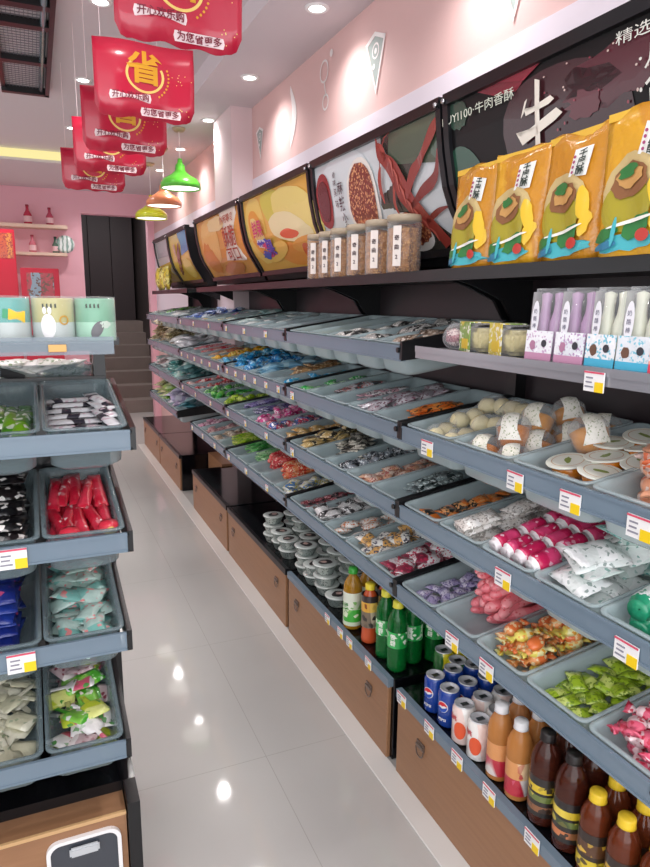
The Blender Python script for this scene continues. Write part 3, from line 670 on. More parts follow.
def fill(TM, w, spec, n, where, zs=1., TD=TD):
    """lay n goods in a tray; spec = (desc, kind, material)"""
    desc, kind, m = spec[0], spec[1], spec[2]
    opt = spec[3] if len(spec) > 3 else {}
    nm, cat, _, bl, bw, th = KINDS[kind]
    if opt.get('rolls'):
        for lay in range(2):
            for i in range(4):
                for j in range(4):
                    o = link(nm, gmesh(kind, m, random.randrange(4)))
                    o.matrix_world = TM @ Matrix.Translation((.062+.082*i, -.073+.045*j, -TD+.022+.041*lay+.009*i+random.uniform(-.002, .002))) @ Euler((random.uniform(0, 6), -.10, random.uniform(-.06, .06))).to_matrix().to_4x4()
                    tag(o, desc+where, cat, desc+where+' heap')
        return
    if nm in ('snack_packet', 'candy_sachet'):
        for wd in ('white', 'lilac', 'nut', 'foil', 'clear', 'jelly', 'grey', 'lime'):
            if wd in desc.split(): nm = {'white': 'sweet_packet', 'lilac': 'candy_packet', 'nut': 'nut_packet', 'foil': 'foil_packet', 'clear': 'clear_packet', 'jelly': 'jelly_packet', 'grey': 'biscuit_packet', 'lime': 'lime_candy'}[wd]
    sc_ = opt.get('s', 1.)*zs; n = int(n*opt.get('n', 1)); bl *= sc_; bw *= sc_; th *= sc_
    al = opt.get('align', None)                     # yaw of the goods in the tray; None = loose
    x0, x1 = opt.get('x', (.03, TL-.03)); hw = w/2-.024
    lx, ly = (bl, bw)
    if al is not None and abs(math.sin(al)) > .7: lx, ly = bw, bl
    if al is None: lx = ly = (bl+bw)/2*.92
    nx = max(1, int((x1-x0)/lx)); ny = max(1, int(2*hw/ly+.35)); cells = [(i, j) for i in range(nx) for j in range(ny)]
    layer = 0; k = 0; made = []
    if opt.get('full', 0): n = len(cells)*opt['full']
    while k < n:
        cs = cells[:]
        if al is None: random.shuffle(cs)
        shrink = 1-.10*layer if al is None else 1-.04*layer
        for (i, j) in cs:
            if k >= n: break
            x = x0+(i+.5)*(x1-x0)/nx; y = -hw+(j+.5)*2*hw/ny
            if al is None: x += random.uniform(-.3, .3)*lx; y += random.uniform(-.25, .25)*ly
            x = x0+lx/2*.8+(x-x0-lx/2*.8)*(.98) if x < x0+lx/2*.8 else min(x, x1-lx/2*.7)
            ym = max(0.0, hw-ly/2*.85); y = max(-ym, min(ym, y))*shrink
            z = -TD+.005+th*(.5+.82*layer)+random.uniform(0, .25)*th
            yaw = (random.uniform(0, 2*PI) if al is None else al+random.uniform(-1, 1)*opt.get('jit', .12)+(PI if random.random() < .5 else 0))
            tl = .28 if al is None else .07
            mm = m[k % len(m)] if isinstance(m, tuple) else m
            o = link(nm, gmesh(kind, mm, random.randrange(4)))
            o.matrix_world = TM @ Matrix.Translation((x, y, z)) @ Euler((random.uniform(-tl, tl), random.uniform(-tl, tl), yaw)).to_matrix().to_4x4() @ Matrix.Scale(sc_*random.uniform(.93, 1.05), 4)
            tag(o, desc+where, opt.get('cat', cat), desc+where+' heap'); made.append(o); k += 1
        layer += 1
    return made
def rtray(bay, r, y_hi, y_lo):
    w = y_hi-y_lo
    return Matrix.Translation((XF+.001, (y_hi+y_lo)/2, ROWS[r]+.046)) @ Matrix.Rotation(-TILT, 4, 'Y'), w

p = packet
S_ = {}
# each bay and row, listed from the far end to the near end: (description, kind, material, options)
GOODS = {
 ('A', 1): [None, None, None, None],
 ('A', 2): [('orange and black candy sachet', 'small', p('ea7f30', '1c1614', 'f2b070', 30, cut=.7), dict(n=.5, s=1.15)),
            ('white pouch with small print', 'big', p('f4f2ee', 'e6e2dc', 'a9a39c', 30), dict(n=.35, s=.85)),
            ('pink candy roll with white ends', 'bar', [p('cc1c58', 'e0447a', 'f2c4d2', 22, cut=.7, cut3=.93), p('f0e6ea', 'f8f4f6')], dict(rolls=1)),
            ('pale mint and white pouch', 'big', (p('eef4f2', 'dcebe6', '8fb8b0', 20, cut3=.9), p('a4d4cc', 'c8e6de', '5fb0a8', 24, cut3=.85), p('f4f6f6', 'e6ecea', '9aa8a4', 24, cut3=.9)), dict(n=.6, s=.9)),
            ('white roll with green bands', 'bar', [p('f4f8f6', 'e8f0ee', '2a9a74', 30), p('1f9a70', '2fb488')], dict(align=.3, full=2, s=1.15))],
 ('A', 3): [('lilac candy sachet', 'small', p('b4aad2', 'dcd6ea', '7a6ca4', 40), dict(n=1.2, s=.95)),
            ('pink glossy sausage', 'sausage', p('ee7f8a', 'f29aa0', 'e0606c', 30, cut3=.9), dict(n=.75, align=.12, jit=.35, s=1.05)),
            ('yellow and orange wrapped candy', 'twist', (p('f2e26a', 'f6f0b0', 'f0a830', 30), p('ee7a3c', 'f4a05a', 'f6d8a8', 30)), dict(n=.95, align=0, jit=.3, s=1.25)),
            ('lime green wrapped candy', 'small', p('a8c832', 'd2e27a', '7c9c24', 34), dict(n=1.4)),
            ('pink and clear wrapped candy', 'twist', p('e0607c', 'f4d6da', 'c8304c', 34), dict(n=1.4, s=1.2))],
 ('B', 0): [('bright yellow packet', 'small', p('f2d828', 'f6ea80', 'd8a020'), dict(n=.8)), ('yellow green packet', 'small', p('d8c840', 'e8e4a0', '8a8a30'), dict(n=.8)),
            ('black and white packet', 'pillow', p('e8e6e2', '2a2a2c', '9a9890', 30), {}), ('silver and black packet', 'pillow', p('b8b4b0', '322e2e', 'f0eeea', 34), {}), ('brown nut packet', 'pillow', p('a08a78', '6a5444', 'd8ccc0'), {})],
 ('B', 1): [('green jelly packet', 'small', p('2fae4c', '8ad88a', 'e6f4e4'), dict(n=.9)), ('silver packet with red print', 'strip', p('d4d4d8', '4a4a50', 'c0504a'), dict(n=.55, align=.2)),
            ('white and pink packet', 'strip', p('f0eaec', 'd8a8b4', '6a5a64'), dict(n=.55, align=.2)), ('mauve and grey packet', 'pillow', p('a8a0a8', 'd8d4da', '7a4a5a'), dict(n=.9)), ('orange jelly stick', 'strip', p('ee7a2c', 'f49a4c', '3a2a24', cut3=.82), dict(n=.45, align=.1, jit=.3))],
 ('B', 2): [('tan and black sachet', 'pillow', p('c8a86a', '2c241e', 'e6d4a8', 34), {}), ('black and cream sachet', 'strip', p('e2ddd0', '2a2826', '8a8478', 30), dict(n=.9, align=.5, jit=.6)),
            ('dark silver twist candy', 'twist', p('8a929c', '2c3038', 'e4e8ec', 40), dict(n=1.)), ('tan and pink sachet', 'small', p('d8a88a', 'f0d8c8', 'b8504a', 40), dict(n=1.1)), ('grey teal foil strip', 'strip', p('8a9a9c', '2e3a3c', 'd8e4e4', 30), dict(n=.55, align=.15, jit=.3))],
 ('B', 3): [('maroon and black sachet', 'small', p('8a2a38', '2a1a1e', 'd89aa0', 40), dict(n=.7)), ('silver and black foil packet', 'pillow', p('d8d6d6', '3a3638', 'f4f2f2', 34), dict(n=.9)),
            ('white flower shaped packet', 'burst', p('f4f0ec', 'e6dcd4', 'd87a3a', 34), dict(n=.5)), ('white packet with orange print', 'pillow', p('f2eee8', 'e8b46a', '4a4a5c', 30), dict(n=.8)), ('maroon and white packet', 'pillow', p('f0eaec', '8a2c44', 'c83a5c', 30), dict(n=.8))],
 ('C', 0): [('pale teal packet', 'pillow', p('c8dcd8', 'a8c8c2', 'f0f4f2'), dict(n=.8)), ('clear white packet', 'pillow', p('e4e8e6', 'c8d0cc'), dict(n=.6)), ('grey clear packet', 'pillow', p('b8c4c4', 'dce2e2'), dict(n=.6)), ('pink wrapped candy', 'twist', p('e0566a', 'f4a0a8', 'f8e0e0'), dict(n=.7)), ('lilac and white packet', 'small', p('c8b8cc', 'eee6ee', '8a6a8c'), dict(n=.8))],
 ('C', 1): [('sky blue wrapped candy', 'twist', p('1f9ad8', '5cc0ec', '0f6ab0'), dict(n=1.2)), ('deep blue wrapped candy', 'twist', p('1a84cc', '48b0e8', 'b8e0f4'), dict(n=1.2)), ('pale blue packet', 'pillow', p('88bcd8', 'b8dcea'), dict(n=.9)), ('brown biscuit packet', 'small', p('b88a5a', '8a6440', 'e0c8a0'), dict(n=.9, x=(.15, .37))), ('bright blue packet', 'small', p('18a0d8', '70d0ec', 'e6f4f8'), dict(n=.7))],
 ('C', 2): [('lilac stick candy', 'strip', p('9a8cc8', 'c8c0e4', '5c4c8a'), dict(n=.7, align=.2, jit=.4)), ('purple and white stick', 'strip', p('8a7cb8', 'd8d4ea', '3c345c'), dict(n=.7, align=.2, jit=.4)), ('magenta wrapped candy', 'twist', p('d83a8a', 'f08ab8', 'f6e0ea'), dict(n=1.2)), ('red and blue sachet', 'small', p('c02c50', '2a58a8', 'f0e0e0', 40), dict(n=1.1)), ('tan and orange sachet', 'small', p('c8a468', 'e0a040', 'eee0c0'), dict(n=.9))],
 ('C', 3): [('green stick candy', 'strip', p('4ca850', '8ad080', '2c7c3c'), dict(n=.9, align=.2, jit=.3)), ('pale green stick candy', 'strip', p('8ac88a', 'b8e0b0', '5ca05c'), dict(n=.9, align=.2, jit=.3)), ('red sausage candy', 'sausage', p('d02c34', 'e8605c', 'f4c8b8', 30, cut3=.85), dict(n=.6, align=0, jit=.2, s=.8)), ('orange red sausage candy', 'sausage', p('e04c30', 'f08a58', 'f8dcb8', 30, cut3=.8), dict(n=.6, align=0, jit=.2, s=.8)), ('white blue and yellow sachet', 'small', p('eef0ee', '4a7ab0', 'e0d060', 40), dict(n=1.1))],
 ('D', 0): [('navy blue packet', 'pillow', p('2c4a8c', '7a94c8', 'dce4f0'), {}), ('blue and white packet', 'pillow', p('3c64b0', 'd8e0ee', '1c2c5c'), {}), ('purple and yellow packet', 'small', p('a878a8', 'e8d060', 'f0e0e8'), dict(n=1.3)), ('pale yellow packet', 'small', p('e8d468', 'f0e8b8', 'c8a030'), dict(n=1.2)), ('teal and clear packet', 'pillow', p('a8ccc8', 'd8e8e4'), dict(n=.9))],
 ('D', 1): [('red stick candy', 'strip', p('c8283a', 'e8808a', 'f4d8d4'), dict(n=.9, align=0)), ('pink red stick candy', 'strip', p('d8384c', 'f0a8a0', 'f6e4da'), dict(n=.9, align=0)), ('orange and white stick candy', 'strip', p('e08a4c', 'f0d8b8', 'c84a38'), dict(n=.9, align=0)), ('golden yellow candy', 'twist', p('f0b828', 'f8e080', 'd88a18'), dict(n=1.5)), ('light blue candy', 'twist', p('3cacdc', '88d0ec', 'd8eef6'), dict(n=1.5))],
 ('D', 2): [('white and red candy', 'twist', p('e8d8d4', 'c83040', 'f0a8a0', 34), dict(n=1.15)), ('bright red candy', 'twist', p('cc2c3c', 'f09a98', 'f8e8e4', 34), dict(n=1.15)), ('dark green candy', 'twist', p('2c8c3c', '6cc058', 'd8ecd0'), dict(n=1.15)), ('leaf green candy', 'twist', p('3ca840', '84d060', '1c6c2c'), dict(n=1.15)), ('lime yellow candy', 'twist', p('a8cc2c', 'd8e86c', '6ca028'), dict(n=1.15))],
 ('D', 3): [('pink and lilac packet', 'small', p('c890a8', 'e8c8d4', '9a4c6c'), dict(n=1.3)), ('dusty pink packet', 'small', p('d0a0a0', 'ecd0c8', 'a85c6c'), dict(n=1.3)), ('beige sachet', 'small', p('d0b8a0', 'ece0d0', 'a88870'), dict(n=1.2)), ('lime green stick', 'strip', p('a8c82c', 'd0e070', '6c9c24'), dict(n=1., align=0))],
 ('E', 0): [('white clear packet', 'pillow', p('e0e0dc', 'b8c0bc', '8a9088'), {}), ('green topped packet', 'pillow', p('5cb83c', '8ad86a', 'e0ecd8'), {}), ('grey white packet', 'pillow', p('c8d0d0', 'e8ecec'), dict(n=.9)), ('silver clear packet', 'pillow', p('b8c4c4', 'dce4e4', '7a8a90'), dict(n=.9)), ('pale silver packet', 'pillow', p('d0d4d4', 'a8b0b4'), dict(n=.9)), ('slate blue packet', 'small', p('5c7098', '98a8c4'), {})],
 ('E', 1): [('beige nut packet', 'pillow', p('c8b48c', '8a7450', 'ece0c8', 34), dict(n=1.15)), ('brown nut packet', 'pillow', p('a89068', '6c5838', 'e0d0b0', 34), dict(n=1.8)), ('cream nut packet', 'pillow', p('d4c4a0', '94805c', 'f0e8d8', 34), dict(n=1.8)), ('olive nut packet', 'pillow', p('a8986c', '746444', 'dcd0b0', 34), dict(n=1.15)), ('clear white packet', 'pillow', p('d8d8d8', 'b8b8b8'), dict(n=.9)), ('pale grey packet', 'pillow', p('c4c4c8', 'e4e4e8'), dict(n=.9))],
 ('E', 2): [('grey teal packet', 'pillow', p('a0b4b0', 'd0dcd8'), dict(n=.9)), ('pale pink packet', 'pillow', p('d8bcbc', 'ecdcdc', '9c8484'), {}), ('white grey packet', 'pillow', p('d8dcdc', 'a8b0b0'), {}), ('teal green packet', 'pillow', p('4c9c98', '98ccc4', 'e0eeea'), {}), ('mint packet', 'pillow', p('90c4bc', 'd0e8e0'), {}), ('dark teal packet', 'pillow', p('386c70', '7ca8a8'), dict(n=.9))],
 ('E', 3): [('yellow green packet', 'pillow', p('b8b878', 'dcd8b0', '7c8048'), {}), ('olive green packet', 'pillow', p('98a460', 'd0d4a8'), {}), ('lime packet', 'pillow', p('90c048', 'd0e0a8'), {}), ('lilac white packet', 'pillow', p('c8c0d8', 'e8e4f0'), {}), ('violet grey packet', 'pillow', p('a8a0c0', 'd0ccdc'), dict(n=.8)), ('teal blue packet', 'pillow', p('4c8c98', '98b8c0'), dict(n=.8))],
}
bays = dict(A='nearest right bay', B='second right bay', C='third right bay', D='fourth right bay', E='farthest right bay')
NN = dict(A=34, B=27, C=20, D=16, E=10)
ZS = dict(A=1.05, B=1.15, C=1.42, D=1.55, E=1.9)
TR = {}
for (bay, r), specs in GOODS.items():
    y0, y1 = BAYS[bay]; y0 += .012; y1 -= .012
    if (bay, r) == ('D', 3): y1 = 4.67
    if (bay, r) == ('E', 3): y0 = 5.16
    w = (y1-y0)/len(specs)
    for k, s_ in enumerate(specs):
        TM, ww = rtray(bay, r, y1-k*w, y1-(k+1)*w); TR[(bay, r, k)] = (TM, ww)
        o = link('candy_tray', tray_mesh(ww, TRAYM, (.055 if s_ else .068) if bay == 'A' else SHALLOW)); o.matrix_world = TM
        cont = s_[0]+'s' if s_ else ['cream puff bags', 'amber dessert cups', 'white-lidded cups', 'orange wrapped jellies'][k]
        tag(o, 'clear plastic tray of %s, %s, %s' % (cont.replace('candys', 'candies').replace('jellys', 'jellies').replace('pouchs', 'pouches').replace('stick candies', 'candy sticks'), rowt[r], bays[bay]), 'tray')
        if s_: fill(TM, ww, s_, NN[bay], ' in tray on %s of %s' % (rowt[r], bays[bay]), ZS[bay]*(1 if r else .88), (.055 if bay == 'A' else SHALLOW))

# ------------------------------------------------------------------ row two of the nearest bay: puffs, cups
CREAM = mat('f0e2b4', .55, bump=.2, bscale=60); AMBER = mat('e8881c', .2, coat=.6, bump=.3, bscale=40, var=.35); PEACH = mat('f0a030', .3, coat=.5, bump=.3, bscale=45, var=.3); LABW = mat('f1f0e4', .5)
TM, ww = TR[('A', 1, 0)]
cnt = 0
for i in range(3):
    for j in range(2):
        t = thing('cream_puff_bag', 'clear bag of pale cream puffs in the second-row tray of nearest bay', 'pastry', M=TM @ Matrix.Translation((.075+.1*i, -.05+.1*j+random.uniform(-.01, .01), -.035+.02*i)) @ Matrix.Rotation(random.uniform(0, 6), 4, 'Z'), group='cream puff bags')
        bm = bmesh.new()
        for k in range(2): lathe(bm, [(0, -.022), (.018, -.019), (.028, -.006), (.029, .006), (.02, .02), (0, .026)], 14, M=Matrix.Translation((-.026+.05*k, random.uniform(-.01, .01), .005)) @ Matrix.Rotation(random.uniform(-.4, .4), 4, 'X'))
        rough(bm, .0012); obj('cream_puff', bm, CREAM, t, True)
        me = g_pillow(.125, .085, .075, 10, 6, .003); link('clear_wrapper', me, t, CLEAR)
def dessert(TMx, x, y, z, rot, lab, s=1.):
    t = thing('dessert_cup', lab, 'dessert cup', M=TMx @ Matrix.Translation((x, y, z)) @ Matrix.Rotation(.75+rot[2]*.4, 4, 'Z') @ Matrix.Rotation(rot[0], 4, 'Y') @ Matrix.Scale(s, 4), group='amber dessert cups lying tilted')
    bm = bmesh.new(); lathe(bm, [(0, -.036), (.03, -.036), (.037, -.01), (.040, .012), (.041, .016), (.030, .034), (.015, .042), (0, .044)], 24); obj('clear_cup', bm, CLEARW, t, True)
    bm = bmesh.new(); lathe(bm, [(0, -.033), (.027, -.033), (.034, -.01), (.037, .01), (.02, .018), (0, .02)], 18); rough(bm, .001); obj('dessert_filling', bm, (AMBER, PEACH)[hash(lab+str(x)) % 2] if False else AMBER if x < .2 else PEACH, t, True)
    bm = bmesh.new(); pz = [(.0385, -.022), (.0425, .002), (.0428, .015), (.0325, .034), (.016, .0435)]
    gr = [[bm.verts.new((r_*math.cos(PI+u*wd), r_*math.sin(PI+u*wd), z_)) for u in (-1, -.5, 0, .5, 1)] for (r_, z_), wd in zip(pz, (.75, .45, .45, .6, 1.1))]
    for g0, g1 in zip(gr, gr[1:]):
        for q in range(4): bm.faces.new([g0[q], g0[q+1], g1[q+1], g1[q]])
    obj('label', bm, packet('f6f4ea', 'efecde', 'a9b08c', 60, .45, cut3=.88), t, True)
TM, ww = TR[('A', 1, 1)]
LB = 'clear dessert cup with amber filling and paper label, lying tilted in tray'
for x, y, z, rz in ((.06, .055, -.035, .3), (.065, -.05, -.04, .9), (.15, .06, -.03, 1.5), (.16, -.03, -.03, .5), (.25, .06, -.03, .1), (.25, -.05, -.025, 1.1), (.11, .0, .02, .7), (.2, .015, .025, .2), (.30, .01, .02, 1.9), (.34, -.07, -.02, .4), (.34, .08, -.03, .4)):
    dessert(TM, x, y, z, (random.uniform(.35, .75), 0, rz-1), LB, 1.1)
TM, ww = TR[('A', 1, 2)]
dessert(TM, .2, .075, .02, (.5, 0, 1.), LB, 1.2); 
LIDP = mat('eef0e4', .4)
for (x, y, z) in ((.09, .03, -.005), (.085, -.07, -.005), (.15, -.022, .003), (.17, -.105, .004), (.22, .03, .008), (.23, -.06, .01), (.29, -.0, .012), (.31, -.09, .014)):
    t = thing('lidded_cup', 'shallow amber jelly cup with white printed lid in second-row tray', 'jelly cup', M=TM @ Matrix.Translation((x, y-.0, z)) @ Euler((random.uniform(-.12, .12), random.uniform(-.2, .05), random.uniform(0, 6))).to_matrix().to_4x4(), group='white-lidded amber jelly cups')
    bm = bmesh.new(); lathe(bm, [(0, -.035), (.03, -.035), (.040, -.002), (0, 0)], 24); obj('cup', bm, AMBER, t, True)
    bm = bmesh.new(); lathe(bm, [(0, 0), (.047, 0), (.048, .002), (.046, .004), (0, .004)], 28); ld = obj('lid', bm, LIDP, t)
    bm = bmesh.new(); f = lambda a, c: Vector((a, c, .0046)); ringpoly(bm, 0, 0, .034, .0355, f, 0); poly(bm, ell(0, 0, .018, .007, 12, .3, .2), f, 1); obj('lid_print', bm, [mat('c89a6a', .5), mat('8a9a50', .5)], ld)
for a in range(5):
    dessert(TM, .07+.06*a, .03-.045*(a % 3), -.055, (0, 0, a), 'amber dessert cup under the white-lidded cups', .9) if a in (0, 2, 4) else None
TM, ww = TR[('A', 1, 3)]
fill(TM, ww, ('orange red wrapped jelly', 'twist', p('f07a4c', 'f6b08a', 'fae0d4', 24), dict(n=1, s=1.9, align=.5, jit=.6)), 26, ' in tray on second row of nearest right bay')

# ------------------------------------------------------------------ goods on the metal shelf of the nearest bay
t = thing('round_clear_pack', 'round clear plastic pack with pink contents at the left end of metal shelf', 'snack pack', (1.03, 1.50, 1.412), rot=(0, 1.25, .5))
bm = bmesh.new(); lathe(bm, [(0, -.02), (.028, -.02), (.034, 0), (.036, .012), (0, .02)], 24); obj('clear_shell', bm, CLEARW, t, True)
bm = bmesh.new(); lathe(bm, [(0, -.017), (.02, -.016), (.026, -.002), (.02, .008), (0, .01)], 14); rough(bm, .002); obj('filling', bm, packet('b87a84', 'e8d0cc', '7a3a4c', 60), t, True)
for k, y in enumerate((1.415, 1.29)):
    t = thing('chopped_snack_box', ('left' if k == 0 else 'right')+' clear box of pale snacks with green and yellow label on metal shelf', 'snack box', (1.02, y, 1.377), rot=(0, 0, -.25))
    obj('clear_box', bbox((-.01, -.055, 0), (.09, .05, .075), .008), CLEARW, t, True); obj('snack_filling', bbox((.0, -.048, .004), (.08, .042, .062), .01), mat('d8c88a', .6, bump=.6, bscale=70, var=.3), t, True)
    bm = bmesh.new(); box(bm, (-.013, -.02, .003), (-.0105, .05, .076), 0); box(bm, (-.013, -.02, .0755), (.05, .05, .078), 0); box(bm, (-.0145, -.01, .01), (-.013, .03, .035), 1); obj('printed_label', bm, [packet('86a850', 'dcc850', 'f2f0e0', 22, .4), mat('e0c040', .4)], t)
def pouch(y, w, c_top, c_lab, c_base, lab, h=.155, tip='e8e8ee'):
    t = thing('drink_pouch', lab, 'snack pouch', (1.015, y, 1.378), rot=(0, .06, random.uniform(-.04, .04)))
    bm = bmesh.new(); box(bm, (-.022, -w/2, 0), (.03, w/2, h)); bmesh.ops.bevel(bm, geom=bm.edges[:], offset=.008, segments=3, affect='EDGES'); obj('clear_bag', bm, CLEAR, t, True)
    for j in (-1, 1):
        bm = bmesh.new(); lathe(bm, [(0, .004), (.014, .004), (.016, .03), (.016, h*.55), (.011, h*.68), (.010, h*.8), (.012, h*.93), (0, h*.96)], 14, M=Matrix.Translation((.004, j*w*.23, 0))); obj('ice_pop', bm, mat(c_top, .35, coat=.3), t, True)
    bm = bmesh.new(); box(bm, (-.0245, -w/2+.003, .018), (-.0225, w/2-.003, h*.42), 0); box(bm, (-.0245, -w/2+.003, .003), (-.0225, w/2-.003, .018), 1)
    f = lambda a, c: Vector((-.0255, -a, c)); poly(bm, ell(w*.2, h*.25, .008, .008, 12), f, 2); poly(bm, ell(-w*.2, h*.22, .009, .011, 12, 0, .15), f, 3)
    o = obj('printed_label', bm, [packet('eef0f4', 'dfe4ea', c_lab, 40, .35, cut3=.8), mat(c_base, .35), mat('33333c', .4), mat('6a4a3a' if c_base == '49b4d6' else 'b07a98', .4)], t)
    bm = bmesh.new(); grid_fill(bm, ell(-w*.22, h*.58, w*.13, h*.25, 18), lambda a, c: Vector((-.024, -a, c)), 0, 2)
    for k, s_ in enumerate('奶酪棒'): stamp(bm, textmesh(s_, .011), lambda a, c, k=k: Vector((-.0252, -(a-w*.22), c+h*(.68-.1*k))), 1)
    obj('name_strip', bm, [mat(tip, .4), mat('4a4a68', .5)], t)
pouch(1.135, .085, 'b892b8', 'c8a8c8', 'c890b0', 'clear bag of purple milk sticks, left of the two purple ones')
pouch(1.045, .085, 'b088b0', 'b898c0', 'c890b0', 'clear bag of purple milk sticks, right of the two purple ones')
pouch(.962, .08, 'dfe0cc', '7cc4d8', '49b4d6', 'clear bag of cream milk sticks with blue trim, left of two')
pouch(.885, .08, 'dfe0cc', '7cc4d8', '49b4d6', 'clear bag of cream milk sticks with blue trim, right of two')
pouch(.808, .085, 'd86a70', 'e89a8a', 'd8485c', 'clear bag of milk sticks with red trim at right end of metal shelf', tip='f0b450')

# ------------------------------------------------------------------ yellow bags and cookie jars on the header shelf
def yellow_bag(y, w, h, lab, rz=0, x=1.085):
    t = thing('snack_bag', lab, 'snack bag', (x, y, 1.593), rot=(0, 0, rz))
    nx, nz = 10, 12; F_ = {}
    def shp(u, v, s):      # u across, v up, s front or back
        th = .034*(1-v)**.6*(1-abs(u)**3)**.5 if v < .93 else .0012
        th = max(th, .0012)
        ed = w/2*(1-.05*math.sin(PI*v))
        return Vector((-s*th-.0+.018*v*0+.004*math.sin(u*5+v*6)*(1 if v < .9 else .4), -u*ed, v*h+.006*math.sin(u*4+y*9)*v))
    bm = bmesh.new(); G_ = {}
    for s in (1, -1):
        for i in range(nx+1):
            for k in range(nz+1): G_[s, i, k] = bm.verts.new(shp(i/nx*2-1, k/nz, s))
        for i in range(nx):
            for k in range(nz):
                f = [G_[s, i, k], G_[s, i+1, k], G_[s, i+1, k+1], G_[s, i, k+1]]; bm.faces.new(f if s > 0 else f[::-1])
    ring = [(i, 0) for i in range(nx)]+[(nx, k) for k in range(nz)]+[(i, nz) for i in range(nx, 0, -1)]+[(0, k) for k in range(nz, 0, -1)]
    for q in range(len(ring)):
        a, c = ring[q], ring[(q+1) % len(ring)]; bm.faces.new([G_[-1, a[0], a[1]], G_[-1, c[0], c[1]], G_[1, c[0], c[1]], G_[1, a[0], a[1]]])
    obj('bag_body', bm, packet('dfa628', 'cc8c24', 'e6b43c', 9, .24, cut=.6, cut3=.97), t, True)
    ff = lambda off: (lambda a, c: shp(max(-1, min(1, a/(w/2))), max(0, min(1, c/h)), 1)+Vector((-off, 0, 0)))
    bm = bmesh.new(); ms = [mat('e8c030', .28, coat=.5), mat('a79a26', .3, coat=.4), mat('8a5c38', .35), mat('c9b27c', .4), mat('2f7a3c', .35), mat('48aeb8', .3), mat('c23a30', .3), mat('f0efe6', .35), mat('c89858', .35), mat('2f7a9c', .3)]
    grid_fill(bm, ell(-.01, h*.46, .070, .062, 20, 0, .04), ff(.003), 3); grid_fill(bm, ell(-.012, h*.34, .062, .05, 22), ff(.005), 1); grid_fill(bm, ell(-.01, h*.5, .046, .032, 18, .2, .1), ff(.007), 2); grid_fill(bm, ell(-.008, h*.52, .036, .020, 16, .2, .15), ff(.009), 8)
    grid_fill(bm, ell(-.014, h*.56, .024, .012, 14, .2, .25), ff(.011), 4); grid_fill(bm, ell(.056, h*.42, .016, .036, 14, .25, .12), ff(.006), 0); grid_fill(bm, ell(.066, h*.27, .014, .028, 14, -.3, .15), ff(.006), 0)
    grid_fill(bm, ell(.0, h*.09, .078, .017, 22, .05, .18), ff(.006), 5); grid_fill(bm, ell(.022, h*.19, .036, .018, 14, .5, .15), ff(.008), 4); grid_fill(bm, ell(-.05, h*.15, .03, .013, 14, .3, .2), ff(.008), 4); grid_fill(bm, ell(.04, h*.13, .017, .012, 14), ff(.010), 6); grid_fill(bm, ell(.012, h*.225, .058, .0035, 16, .18), ff(.011), 7); grid_fill(bm, ell(-.025, h*.16, .005, .028, 10, 0), ff(.012), 5); grid_fill(bm, ell(-.045, h*.07, .03, .008, 12, .2, .2), ff(.010), 9)
    obj('fruit_print', bm, ms, t)
    bm = bmesh.new(); q = [(.0, h*.66), (.05, h*.64), (.055, h*.86), (.008, h*.87)]; grid_fill(bm, q, ff(.004), 0, 4)
    for k, s_ in enumerate('千层酥'): stamp(bm, textmesh(s_, .021, .0005), lambda a, c, k=k: ff(.008)(a+.034, c+h*(.815-.062*k)), 1)
    for k in range(4): grid_fill(bm, ell(.014, h*(.81-.04*k), .0035, .0035, 8), ff(.007), 2, 1)
    obj('name_label', bm, [mat('eef0ea', .4), mat('23342c', .5), mat('9a3a6a', .5)], t)
    bm = bmesh.new(); box(bm, (-.0026, -w/2*.98, h*.95), (.0026, w/2*.98, h*1.005)); obj('top_seal', bm, mat('e8b93c', .25, coat=.5), t)
yellow_bag(1.515, .175, .258, 'yellow snack bag, leftmost of the row on the top shelf', .0)
yellow_bag(1.335, .185, .262, 'yellow snack bag, second from the left on the top shelf', .05)
yellow_bag(1.155, .19, .266, 'yellow snack bag, third from the left on the top shelf', -.05)
yellow_bag(.965, .20, .272, 'yellow snack bag, fourth from the left on the top shelf', .0, 1.07)
yellow_bag(.77, .19, .27, 'yellow snack bag, rightmost and partly cut by the photo edge', .0)
COOK = packet('a3682f', '744322', 'd09858', 60, .6)
